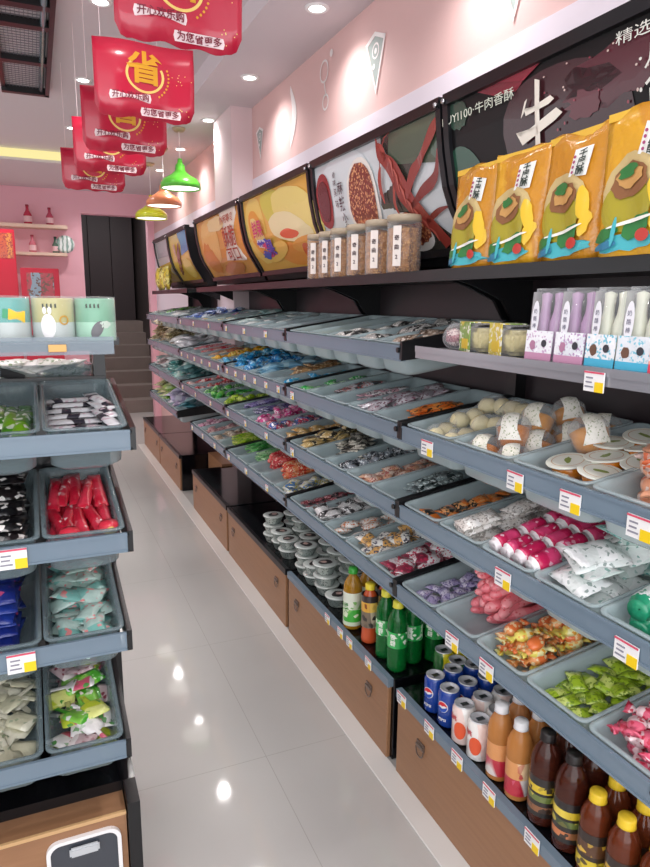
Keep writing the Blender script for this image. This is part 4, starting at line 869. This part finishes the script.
for k, y in enumerate((2.62, 2.50, 2.37, 2.225, 2.075, 1.92)):
    t = thing('cookie_jar', 'clear jar of brown cookies with white label, %s from the left on top shelf' % ['first', 'second', 'third', 'fourth', 'fifth', 'sixth'][k], 'jar', (1.105, y, 1.593), 'cookie jars on the top shelf')
    r = .05 if k < 2 else .055; h = .165
    bm = bmesh.new(); lathe(bm, [(0, -.0), (r*.95, 0), (r, .006), (r, h-.008), (r*.93, h), (0, h)], 28); obj('clear_jar', bm, CLEAR, t, True)
    bm = bmesh.new(); lathe(bm, [(0, .004), (r*.9, .005), (r*.94, .02)]+[(r*(.9+.05*(i % 2)), .03+i*.012) for i in range(10)]+[(0, h-.012)], 22); rough(bm, .002); obj('cookies', bm, COOK, t)
    bm = bmesh.new(); lathe(bm, [(0, h+.016), (r*.98, h+.016), (r*1.02, h+.012), (r*1.02, h-.004), (0, h-.004)], 28); obj('lid', bm, mat('b9a890', .35), t, True)
    bm = bmesh.new(); n = 6
    for i in range(n):
        a0, a1 = PI*1.12+.5*i/n, PI*1.12+.5*(i+1)/n; rr = r*1.02
        bm.faces.new([bm.verts.new((rr*math.cos(a), rr*math.sin(a), z)) for a, z in ((a0, .022), (a1, .022), (a1, h*.88), (a0, h*.88))])
    for q, s_ in enumerate('曲奇62'[:2]+'2'): stamp(bm, textmesh(s_, .017, .0004), lambda a, c, q=q: Vector(((rr+.0015)*math.cos(PI*1.12+.25+a/rr*1.), (rr+.0015)*math.sin(PI*1.12+.25+a/rr), h*.3+c-.0+(.0 if q == 2 else .03+.028*q))), 1)
    obj('label', bm, [mat('eee3dc', .4), mat('4a3438', .5)], t, False)
# small yellow bags before the farthest poster
for k in range(3):
    me = g_pillow(.2, .17, .07, 8, 6, .003); o = link('snack_bag', me, None, packet('d9c43c', 'f0e68a', '9a8a2c', 14)); o.matrix_world = Matrix.Translation((1.09, 6.02+.2*k, 1.70)) @ Matrix.Rotation(PI/2, 4, 'Y')
    tag(o, 'small yellow snack bag below the farthest poster, %s of three' % ['nearest', 'middle', 'farthest'][k], 'snack bag')

# ------------------------------------------------------------------ drinks on the cabinets
def can(c1, c2, c3, nm):
    t = bpy.data.objects.new('drink_can', None); C.objects.link(t)
    bm = bmesh.new(); lathe(bm, [(0, 0), (.024, 0), (.032, .008), (.032, .102), (.027, .112)], 24); bo = obj('can_body', bm, packet(c1, c2, None, 22, .22, cut=.56 if c2 != c1 else .99), t, True)
    bm = bmesh.new(); lathe(bm, [(.027, .112), (.028, .116), (.025, .116), (.024, .111), (0, .111)], 24); li = obj('can_top', bm, mat('d4d6da', .3, .35), t, True)
    bm = bmesh.new(); box(bm, (-.010, -.007, .1112), (.012, .007, .1135)); obj('pull_tab', bm, STEEL, li)
    bm = bmesh.new(); n = 24; R_ = .0325
    cyl = lambda a0: (lambda a, c: Vector((R_*math.cos(a0+a/R_), R_*math.sin(a0+a/R_), .058+c)))
    if nm == 'globe':
        for a0 in (PI*1.08,):
            f = cyl(a0)
            grid_fill(bm, ell(0, .01, .017, .017, 22), f, 0, 5)
            g = lambda a, c: f(a, c)*1.0+Vector((math.cos(a0), math.sin(a0), 0))*.0012
            grid_fill(bm, [(x, y) for x, y in [(.0155*math.cos(t_)+0, .01+.0155*math.sin(t_)) for t_ in [PI*k/10+.15 for k in range(11)]]+[(-.008, .014), (0, .012), (.008, .016)]], g, 1, 4)
            grid_fill(bm, [(.0155*math.cos(t_), .01+.0155*math.sin(t_)) for t_ in [PI+PI*k/10+.15 for k in range(11)]]+[(.008, .008), (0, .005), (-.008, .007)], g, 2, 4)
            f2 = lambda a, c: f(a, c-.03)+Vector((math.cos(a0), math.sin(a0), 0))*.0012; stamp(bm, textmesh('PEPSI', .012, .0002), f2, 0)
    elif nm == 'peach':
        f = cyl(PI*1.2); grid_fill(bm, ell(0, -.01, .018, .026, 20), f, 1, 5); stamp(bm, textmesh('蜜桃', .016, .0004), lambda a, c: cyl(PI*.95)(a, c+.02)*1.02, 2)
    else:
        f = cyl(PI*1.1); grid_fill(bm, ell(0, -.03, .02, .016, 18, 0, .1), f, 1, 5)
    obj('printed_emblem', bm, {'globe': [WHITE, mat('d02a34', .3), mat('1f4fb0', .3)], 'peach': [WHITE, mat('e05a34', .3), mat('c02a34', .3)], 'gr': [WHITE, mat('3fa04a', .3), WHITE]}[nm], bo)
    return t
def place(root, spots, lab, cat, group, z=.296):
    for i, (x, y) in enumerate(spots):
        M = Matrix.Translation((x, y, z)) @ Matrix.Rotation(random.uniform(-.15, .15), 4, 'Z')
        if i == 0: root.matrix_world = M; o = root
        else: o = dup(root, M)
        l_ = lab[i] if isinstance(lab, (list, tuple)) else lab
        tag(o, l_, cat, group)
def grid_sp(xs, ys, j=.004): return [(x+random.uniform(-j, j), y+random.uniform(-j, j)) for x in xs for y in ys]
place(can('e8dc30', '2c6c34', None, 'gr'), [(1.13, 1.63), (1.135, 1.56), (1.20, 1.62), (1.20, 1.55), (1.27, 1.6), (1.27, 1.53)], 'yellow and green drink can on the cabinet left of blue cans', 'can', 'yellow and green cans')
place(can('173f96', '173f96', None, 'globe'), [(1.025, 1.515), (1.025, 1.44), (1.095, 1.525), (1.095, 1.45), (1.165, 1.52), (1.165, 1.45), (1.235, 1.50), (1.235, 1.43)], ['blue cola can, front row left', 'blue cola can, front row right', 'blue cola can, second row left', 'blue cola can, second row right', 'blue cola can, third row left', 'blue cola can, third row right', 'blue cola can, back row left', 'blue cola can, back row right'], 'can', 'blue cola cans')
place(can('eceae6', 'ecd4cc', None, 'peach'), [(1.02, 1.36), (1.02, 1.288), (1.09, 1.37), (1.09, 1.30), (1.16, 1.37), (1.16, 1.30)], ['white and red peach drink can, front left beside the cola', 'white and red peach drink can, front right beside the peach bottles', 'white and red drink can, second row left', 'white and red drink can, second row right', 'white and red drink can, third row left', 'white and red drink can, third row right'], 'can', 'white and red cans')
def bottle(prof, liquid, capc, labc, labz, h, neck=.014, capr=.0175, mats_alpha=.75, emblem=None):
    t = bpy.data.objects.new('drink_bottle', None); C.objects.link(t)
    bm = bmesh.new(); lathe(bm, prof, 24); bo = obj('bottle_body', bm, liquid, t, True)
    bm = bmesh.new(); lathe(bm, [(0, h), (capr*.9, h), (capr, h-.003), (capr, h-.017), (capr*1.08, h-.021), (0, h-.021)], 20); obj('cap', bm, mat(capc, .35), t, True)
    z0, z1 = labz; rr = max(r for r, z in prof if z0-.02 <= z <= z1+.02)*1.012
    bm = bmesh.new()
    if isinstance(labc, list):
        for i, (f0, f1, c_) in enumerate(labc): lathe(bm, [(rr, z0+(z1-z0)*f0), (rr, z0+(z1-z0)*f1)], 24, i)
        lb = obj('label', bm, [c_ if not isinstance(c_, str) else mat(c_, .35, coat=.4) for _, _, c_ in labc], t, True)
    else: lathe(bm, [(rr, z0), (rr, z1)], 24); lb = obj('label', bm, labc, t, True)
    if emblem:
        bm = bmesh.new(); txt, sz, c_, a0, zz = emblem
        for q, s_ in enumerate(txt): stamp(bm, textmesh(s_, sz, .0004), lambda a, c, q=q: Vector(((rr+.001)*math.cos(a0+a/rr), (rr+.001)*math.sin(a0+a/rr), zz-q*sz*1.05+c)), 0)
        obj('label_lettering', bm, mat(c_, .4), lb)
    return t
def bprof(r, h, waist=0):
    return [(0, 0), (r*.7, 0), (r*.98, .008), (r, .02), (r*(1-waist), h*.3), (r, h*.5), (r*1.02, h*.64), (r*.96, h*.74), (r*.72, h*.83), (.015, h*.89), (.012, h-.01), (0, h-.01)]
TEA = mat('c98a2a', .12, coat=.6); 
place(bottle(bprof(.035, .235), plastic('b98622', .65, .05), '38a83c', [(0, .12, 'cfdcc0'), (.12, .5, packet('3fae3a', '7cc860', 'e0eccc', 10, .35)), (.5, .75, packet('c2d4b4', 'e4ead8', '7cb860', 10, .35)), (.75, 1, 'e0e6d4')], (.02, .15), .24, emblem=('绿茶', .02, '2f8a34', PI*1.15, .1)), [(1.02, 2.075), (1.1, 2.1), (1.18, 2.08)], ['green tea bottle with green cap, front one left of juice bottle', 'green tea bottle with green cap, second in line', 'green tea bottle with green cap, third in line'], 'bottle', 'green tea bottles')
place(bottle(bprof(.030, .225, .12), plastic('d05a30', .9, .1), 'f0d83c', [(0, .5, packet('7a6a58', 'c8b8a0', '3a3430', 12, .35)), (.5, .8, packet('e0a83c', 'f0c860', '8a4a24', 12, .35)), (.8, 1, '3a3030')], (.065, .185), .225), [(1.03, 1.955), (1.105, 1.98), (1.18, 1.97)], ['orange red juice bottle with yellow cap, front one', 'orange red juice bottle with yellow cap, second in line', 'orange red juice bottle with yellow cap, third in line'], 'bottle', 'orange juice bottles')
place(bottle(bprof(.033, .245), plastic('0c6a2c', .72, .04), 'e8e04c', packet('1c9a44', '3fb860', 'e8f4e0', 18, .3, cut3=.85), (.09, .145), .245, emblem=('雪碧', .02, 'f2f6ea', PI*1.2, .128)), [(1.03, 1.755), (1.035, 1.845), (1.105, 1.78), (1.11, 1.87), (1.18, 1.76), (1.18, 1.85)], ['green soda bottle with yellow cap, front row right', 'green soda bottle with yellow cap, front row left', 'green soda bottle with yellow cap, second row right', 'green soda bottle with yellow cap, second row left', 'green soda bottle with yellow cap, third row right', 'green soda bottle with yellow cap, third row left'], 'bottle', 'green soda bottles')
place(bottle(bprof(.031, .21), plastic('d8914e', .55, .04), 'e8e8ea', [(0, .5, packet('b8283c', 'd8d0cc', 'c8506a', 8, .3, cut=.5, cut3=.95)), (.5, 1, packet('d8965c', 'e8c8a0', 'b8283c', 8, .3, cut=.6, cut3=.95))], (.02, .11), .21), [(1.02, 1.205), (1.02, 1.13), (1.09, 1.22), (1.09, 1.145), (1.16, 1.21), (1.16, 1.135)], ['peach drink bottle with white cap, front left', 'peach drink bottle with white cap, front right', 'peach drink bottle with white cap, second row left', 'peach drink bottle with white cap, second row right', 'peach drink bottle with white cap, third row left', 'peach drink bottle with white cap, third row right'], 'bottle', 'peach bottles with white caps')
place(bottle(bprof(.035, .235), plastic('4a2015', .72, .04), '201c1c', [(0, .12, '24201e'), (.12, .28, packet('8a5a3a', 'c87a4c', '3a2a20', 12, .35)), (.28, .4, '2a2522'), (.4, .55, packet('6a7a3c', '3c4a2c', 'c8b848', 12, .35)), (.55, .62, '24201e'), (.62, .8, packet('d8bc2c', 'e8d050', '3a3020', 12, .35)), (.8, 1, '241f1e')], (.03, .13), .235), [(1.025, 1.045), (1.025, .963), (1.10, 1.055), (1.10, .975), (1.175, 1.05), (1.175, .97)], ['dark brown drink bottle with black cap, front left', 'dark brown drink bottle with black cap, front right', 'dark brown drink bottle with black cap, second row left', 'dark brown drink bottle with black cap, second row right', 'dark brown drink bottle, third row left', 'dark brown drink bottle, third row right'], 'bottle', 'brown bottles with black caps')
place(bottle(bprof(.032, .20), plastic('6a3018', .75, .04), 'ecc832', [(0, .3, packet('d8c030', 'e8d860', '5a4a20', 10, .35)), (.3, .42, '3a2a20'), (.42, .75, packet('a84c2c', '5a3a24', 'd8b040', 14, .35)), (.75, 1, '2e221c')], (.025, .115), .20), [(1.02, .885), (1.02, .81), (1.09, .90), (1.09, .825), (1.16, .89), (1.16, .815), (1.025, .735), (1.095, .745)], 'brown drink bottle with yellow cap at the near end of cabinet', 'bottle', 'brown bottles with yellow caps')

# stacked bowls
def bowl():
    t = bpy.data.objects.new('snack_bowl', None); C.objects.link(t)
    bm = bmesh.new(); lathe(bm, [(0, 0), (.033, 0), (.037, .006), (.048, .036), (.052, .038), (.052, .041), (0, .041)], 24); obj('bowl_body', bm, packet('b4bcb6', '8a9692', '5c6864', 30, .35), t, True)
    bm = bmesh.new(); lathe(bm, [(0, .0455), (.045, .0455), (.053, .044), (.053, .041), (0, .041)], 24); ld = obj('foil_lid', bm, mat('d8deda', .3, .2), t, True)
    bm = bmesh.new(); f = lambda a, c: Vector((a, c, .0462)); poly(bm, ell(0, 0, .03, .024, 18, .4, .12), f, 0); poly(bm, ell(.006, 0, .014, .012, 12, 0, .2), lambda a, c: Vector((a, c, .0468)), 1); obj('lid_print', bm, [mat('3a3434', .4), mat('c8a8a0', .4)], ld)
    return t
bw = bowl(); first = True
for ci, (ys, tops, lab) in enumerate((((3.06, 2.945, 2.83), (3, 3, 2), 'small white snack bowl with printed foil lid, in the farther pile'), ((2.61, 2.495, 2.38, 2.27), (3, 3, 3, 2), 'small white snack bowl with printed foil lid, in the nearer pile'))):
    for j, y in enumerate(ys):
        for i, x in enumerate((1.045, 1.155, 1.265)):
            for k in range(max(1, tops[j]-(0 if i else (j % 2)))):
                M = Matrix.Translation((x+random.uniform(-.006, .006), y+random.uniform(-.005, .005), .296+k*.0475)) @ Euler((0, 0, random.uniform(0, 6))).to_matrix().to_4x4()
                if first: bw.matrix_world = M; o = bw; first = False
                else: o = dup(bw, M)
                tag(o, lab, 'bowl', ('farther' if ci == 0 else 'nearer')+' pile of snack bowls')

# ------------------------------------------------------------------ left gondola
XR, YF = .165, 1.48
LR = [1.18, .945, .705, .428]; XRR = [.185, .168, .155, .140]
t = thing('display_gondola', 'black display gondola at left with four rows of candy trays', 'shelving', (XR, YF, 0)); G0 = t
def PL(name, bm, m, par=None, sm=False):
    bm.transform(Matrix.Translation((-XR, -YF, 0))); return obj(name, bm, m, par or G0, sm)
XL = -.62
for x0 in (XR-.03, XL): PL('upright_post', boxm((x0, 1.88, 0), (x0+.03, 1.93, 1.43)), BLACK)
for r, z in enumerate(LR):
    XR_ = XRR[r]
    bm = bmesh.new(); box(bm, (XL, YF-.008, z), (XR_-.008, YF, z+.042)); box(bm, (XL, YF-.010, z-.002), (XR_-.008, YF+.004, z+.003)); box(bm, (XL, YF-.010, z+.037), (XR_-.008, YF-.002, z+.043)); rail = PL('front_rail', bm, RAIL)
    for xx in (XR_-.006, XL+.006):
        bm = bmesh.new(); s = math.tan(TILT); pts = [(YF-.01, z-.002), (YF-.01, z+.048), (YF+.4, z+.05+.4*s), (YF+.4, z-.05+.4*s)]
        vs = [[bm.verts.new((xx+q, a, b_)) for a, b_ in pts] for q in (-.006, .006)]
        bm.faces.new(vs[0]); bm.faces.new(vs[1][::-1])
        for q in range(4): bm.faces.new([vs[0][q], vs[1][q], vs[1][(q+1) % 4], vs[0][(q+1) % 4]])
        PL('side_plate', bm, BLACK)
    if r in (1, 2):
        o = link('price_tag', tagmesh, rail); o.location = (-.245-.0, -.011, z+.018); o.rotation_euler = (0, 0, PI/2); o.scale = (1.1,)*3
PL('rear_rail', boxm((XL, 1.875, 1.285), (XR, 1.895, 1.30)), BLACK)
bm = bmesh.new(); box(bm, (XL, YF+.01, 1.395), (.15, 1.86, 1.412)); shf = PL('top_shelf', bm, mat('5a6670', .3))
bm = bmesh.new(); box(bm, (XL, YF-.0, 1.388), (.15, YF+.008, 1.425)); PL('clear_front_strip', bm, RAILC)
bm = bmesh.new(); box(bm, (.15, 1.84, 1.385), (.2, 1.93, 1.405)); PL('shelf_end_bracket', bm, BLACK)
PL('top_crossbar', boxm((XL, 1.88, 1.38), (XR, 1.92, 1.40)), BLACK)
bm = bmesh.new(); vs = [[bm.verts.new((x, y_, z_+q)) for q in (-.012, .012)] for x, y_, z_ in ((-.035, 1.89, 1.295), (-.2, 2.0, 1.345), (-.2, 2.006, 1.345), (-.035, 1.896, 1.295))]
for q in range(4): bm.faces.new([vs[q][0], vs[(q+1) % 4][0], vs[(q+1) % 4][1], vs[q][1]])
PL('slanted_arm', bm, BLACK)
bm = bmesh.new(); box(bm, (XL, 1.56, .0), (XR-.012, 1.93, .30)); box(bm, (XL, 1.9, .3), (XR-.03, 1.915, 1.28)); PL('base_box', bm, BLACKG)
bm = bmesh.new(); box(bm, (XR-.042, YF-.01, 0), (XR-.012, 1.56, .30)); PL('corner_post', bm, BLACK)
bm = bmesh.new(); box(bm, (XL, YF+.005, 0), (XR-.045, 1.56, .272)); dr = PL('wood_front', bm, WOOD)
bm = bmesh.new(); box(bm, (XL, YF-.001, .266), (XR-.045, YF+.006, .275)); PL('wood_edge', bm, mat('d0a878', .4))
# white framed pull window on the wood front
bm = bmesh.new(); f0, f1 = rrect(.085, .10, .03, 6), rrect(.076, .091, .024, 6); n = len(f0)
cx, cz = .020, .142
for q in range(n):
    a, b_, c_, d_ = f0[q], f0[(q+1) % n], f1[(q+1) % n], f1[q]
    fr_ = [bm.verts.new((cx+p_[0], YF-.006, cz+p_[1])) for p_ in (a, b_, c_, d_)]; bk = [bm.verts.new((cx+p_[0], YF+.005, cz+p_[1])) for p_ in (a, b_, c_, d_)]
    bm.faces.new(fr_); bm.faces.new([fr_[0], fr_[1], bk[1], bk[0]]); bm.faces.new([fr_[3], fr_[2], bk[2], bk[3]])
wf = PL('bin_frame', bm, WHITE)
bm = bmesh.new(); bm.faces.new([bm.verts.new((cx+x, YF+.001, cz+y_)) for x, y_ in f1]); bm.transform(Matrix.Translation((-XR, -YF, 0))); obj('bin_window', bm, mat('3a3f48', .15, coat=.5), wf)
bm = bbox((cx-.034, YF-.012, cz+.052), (cx+.034, YF+.0, cz+.076), .004); bm.transform(Matrix.Translation((-XR, -YF, 0))); obj('latch', bm, mat('c4c8cc', .3), wf)

LG = {
 (0, 0): ('black and silver foil stick', 'strip', p('d8d8dc', '3a3640', 'c8b0bc', 20, .2, cut=.8, cut3=.88), dict(s=.9)),
 (0, 1): ('bright green jelly bag', 'long', p('7cb41e', '4a8a1c', 'f0f4e8', 12, cut3=.8), {}),
 (1, 0): ('red jelly pouch', 'long', p('cc1f3a', 'dc3850', 'f6d4d4', 14, cut=.6, cut3=.955), {}),
 (1, 1): ('black pouch with white lettering', 'big', p('141316', '241e20', 'e8e4e0', 13, cut3=.9), {}),
 (2, 0): ('mint green clear packet', 'pillow', p('b4d0c8', '7cb8b0', 'e08a8a', 16, cut3=.9), {}),
 (2, 1): ('navy blue snack pouch', 'big', p('1c2c7c', '20388c', 'c8507a', 10, cut3=.92), {}),
 (3, 0): ('green and white fruit packet', 'fan', (p('4cb02c', '8ad050', 'f0f4e8', 14, cut3=.93), p('f2f0ee', 'd8607a', '5aa050', 14, cut=.78, cut3=.93), p('c8d83c', 'e8ec90', '4ca040', 14, cut3=.93), p('c8b0b4', 'f0e8e6', '8a3a4c', 20, cut3=.9)), {}),
 (3, 1): ('beige headed packet', 'fan', p('ccc8ac', 'e2dec8', '9aa688', 16, cut3=.93), {}),
}
LDESC = 'left gondola'
def lmat(r, k):
    w = .178
    return Matrix.Translation((XRR[r]-.012-w/2-k*w, YF+.002, LR[r]+.047)) @ Matrix.Rotation(PI/2, 4, 'Z') @ Matrix.Rotation(-TILT, 4, 'Y'), w
for r in range(4):
    for k in range(3):
        TMx, w = lmat(r, k); o = link('candy_tray', tray_mesh(w, TRAYN)); o.matrix_world = TMx
        if k < 2: tag(o, 'grey clear tray of %ss, %s of the left gondola' % (LG[(r, k)][0].replace('pouch with white lettering', 'white-lettered pouch').replace('pouchs', 'pouches'), rowt[r]), 'tray')
        else: tag(o, 'grey clear tray at far left, %s of the left gondola' % rowt[r], 'tray')
W_ = lambda r: ' in tray on %s of left gondola' % rowt[r]
def put(TMx, kind, m, x, y, z, yaw, desc, r, s=1., rx=0, ry=0, cat=None, v=None, sy=1.):
    o = link(KINDS[kind][0], gmesh(kind, m, random.randrange(4) if v is None else v)); o.matrix_world = TMx @ Matrix.Translation((x, y, z)) @ Euler((rx, ry, yaw)).to_matrix().to_4x4() @ Matrix.Diagonal((s, s*sy, s, 1))
    tag(o, desc+W_(r), cat or KINDS[kind][1], desc+W_(r)+' heap')
# silver sticks laid in a fan of rows, one lying across
TMx, w = lmat(0, 0); d_, kd, m_, _ = LG[(0, 0)]
for k in range(8): put(TMx, 'strip', m_, .05+.042*k, .014, -.052, PI/2+random.uniform(-.03, .03), d_, 0, .84, sy=1.3)
for k in range(7): put(TMx, 'strip', m_, .065+.042*k, .018, -.037, PI/2+random.uniform(-.04, .04), d_, 0, .82, sy=1.3)
for k in range(6): put(TMx, 'strip', m_, .08+.043*k, .016, -.022, PI/2+random.uniform(-.04, .04), d_, 0, .82, sy=1.3)
for k in range(3): put(TMx, 'strip', m_, .12+.05*k, -.050, -.012+.004*k, .22+.05*k, 'upright silver foil stick at the right side', 0, .95, sy=1.3)
TMx, w = lmat(0, 1); m_ = LG[(0, 1)][2]
for k in range(8): put(TMx, 'long', m_, .12 if k % 2 == 0 else .27, -.058+.036*(k//2), -.05, random.uniform(-.08, .08), LG[(0, 1)][0], 0, .92)
for k in range(5): put(TMx, 'long', m_, .13+.03*k, -.05+.025*k, -.022, random.uniform(-.15, .15), LG[(0, 1)][0], 0, .92)
TMx, w = lmat(1, 0); m_ = LG[(1, 0)][2]
for l_ in range(3):
    for k in range(10):
        put(TMx, 'long', m_, (.125 if k % 2 == 0 else .27)+random.uniform(-.02, .02), -.056+.028*(k//2)+random.uniform(-.006, .006), -.064+.020*l_+(.01 if k % 2 else 0), random.uniform(-.22, .22)+(PI if random.random() < .5 else 0), LG[(1, 0)][0], 1, .95, sy=.78, ry=random.uniform(-.06, .02))
for q, (x, y) in enumerate(((.05, -.055), (.035, .03))):
    o = bmesh.new(); lathe(o, [(0, -.02), (.018, -.016), (.026, 0), (.02, .016), (0, .02)], 18); o = obj('jelly_ball', o, packet('d83448', 'e8c860', None, 20, cut=.6), smooth=True); o.matrix_world = TMx @ Matrix.Translation((x, y, -.018)); tag(o, 'round red and yellow jelly ball, %s one before the red pouches' % ['right', 'left'][q], 'candy')
fill(lmat(1, 1)[0], .178, (LG[(1, 1)][0], 'big', LG[(1, 1)][2], dict(align=PI/2, jit=.25, s=.9)), 16, W_(1))
fill(lmat(2, 0)[0], .178, LG[(2, 0)][:3]+(dict(),), 38, W_(2))
fill(lmat(2, 1)[0], .178, (LG[(2, 1)][0], 'big', LG[(2, 1)][2], dict(align=0, jit=.15, s=1.)), 14, W_(2))
fill(lmat(3, 0)[0], .178, LG[(3, 0)][:3]+(dict(s=.92),), 30, W_(3))
fill(lmat(3, 1)[0], .178, LG[(3, 1)][:3]+(dict(s=.95),), 28, W_(3))
# rear tray with white packets seen under the top shelf
MR = Matrix.Translation((-.02, 2.32, 1.30)) @ Matrix.Rotation(-PI/2, 4, 'Z') @ Matrix.Rotation(-TILT*.4, 4, 'Y')
o = link('candy_tray', tray_mesh(.33, TRAYN)); o.matrix_world = MR; tag(o, 'clear tray of white packets on the rear side of left gondola', 'tray')
fill(MR, .33, ('white pouch with green print', 'big', p('f0efec', 'dcdcd4', '8a9a7c', 20, cut3=.85), {}), 24, ' on the rear side of left gondola')
# three wrapped canisters
for k, (x, c1, c2, lab, b_) in enumerate(((.122, '6fae8c', 'a9d8bc', 'mint green canister with dark character print, right of the three', '6c6c70'), (.036, 'bdb674', 'e2dcc0', 'cream and yellow canister with character print, middle of the three', 'eeeeee'), (-.052, '4ea79f', '9cd4cc', 'teal and white canister with yellow sticker, left of the three', 'f0c83c'))):
    t = thing('paper_canister', lab, 'canister', (x, 1.565, 1.4125)); r = .0425; h = .092
    bm = bmesh.new(); lathe(bm, [(0, 0), (r*.96, 0), (r, .004), (r, h-.004), (r*.95, h), (0, h)], 32); obj('canister_body', bm, mat(c1, .4, coat=.4), t, True)
    bm = bmesh.new(); lathe(bm, [(r*1.005, .003), (r*1.005, h*.45)], 32); obj('printed_band', bm, mat('c6cecb', .4, coat=.4) if k != 0 else mat(c2, .4, coat=.4), t, True)
    bm = bmesh.new(); f = lambda a, c: Vector(((r+.0015)*math.sin(a/r), -(r+.0015)*math.cos(a/r), c)); f3 = lambda a, c: Vector(((r+.003)*math.sin(a/r), -(r+.003)*math.cos(a/r), c))
    if k == 0: grid_fill(bm, ell(.0, h*.28, .011, .02, 16, -.5), f, 0, 3); grid_fill(bm, ell(.018, h*.4, .012, .008, 14, 0, .2), f, 1, 3)
    elif k == 1: grid_fill(bm, ell(-.012, h*.36, .015, .026, 18), f, 0, 3); grid_fill(bm, ell(-.018, h*.72, .004, .008, 10), f, 0, 3); grid_fill(bm, ell(-.008, h*.72, .004, .008, 10), f, 0, 3); ringpoly(bm, .02, h*.5, .007, .010, f, 1)
    else: grid_fill(bm, [(.0, h*.52), (.034, h*.44), (.036, h*.7), (.002, h*.76)], f, 0, 4); grid_fill(bm, [(-.01, h*.56), (.0, h*.54), (.002, h*.74), (-.008, h*.76)], f3, 1, 2)
    for q in range(4): grid_fill(bm, [(-.022+.008*q, h*.78), (-.018+.008*q, h*.78), (-.019+.008*q, h*.88), (-.022+.008*q, h*.86)], f, 2, 1) if k < 2 else None
    obj('character_print', bm, [mat(b_, .4), mat({0: 'c8d8cc', 1: 'c89a3c', 2: '3c9a6c'}[k], .4), mat('4a5048', .5)], t, True)
    bm = bmesh.new(); lathe(bm, [(r*1.02, -.0), (r*1.03, h*.5), (r*1.02, h+.003), (r*.7, h+.004), (0, h+.003)], 28); obj('clear_wrap', bm, CLEAR, t, True)
o = obj('shelf_sticker', bbox((.02, YF-.004, 1.395), (.055, YF-.001, 1.41), .001, 1), mat('d8a860', .4)); o.rotation_euler = (0, 0, 0); o.parent = G0; o.location = (-XR, -YF, 0)

# ------------------------------------------------------------------ light and world
w = bpy.data.worlds.new('world'); sc.world = w; w.use_nodes = True
bg = w.node_tree.nodes['Background']; bg.inputs[0].default_value = (.96, .97, 1, 1); bg.inputs[1].default_value = 1.3
def area(name, loc, rot, sx, sy, e, c=(1, 1, 1)):
    l = bpy.data.lights.new(name, 'AREA'); l.shape = 'RECTANGLE'; l.size = sx; l.size_y = sy; l.energy = e; l.color = c
    o = bpy.data.objects.new(name, l); C.objects.link(o); o.location = loc; o.rotation_euler = rot; return o
area('added_front_fill', (-.5, -1.0, 1.7), (math.radians(80), 0, 0), 3.2, 2.2, 45, (.97, .98, 1))  # soft fill added behind the camera to lift the whole room
area('added_stair_fill', (1., 9.6, 3.1), (0, 0, 0), .3, .3, 22)  # fill added above the stairs to brighten them, not a fixture
sc.view_settings.view_transform = 'Standard'; sc.view_settings.look = 'None'; sc.view_settings.exposure = 0.0; sc.view_settings.gamma = 1
sc.view_settings.use_curve_mapping = False
sc.cycles.max_bounces = 8; sc.cycles.transparent_max_bounces = 24; sc.cycles.use_denoising = True
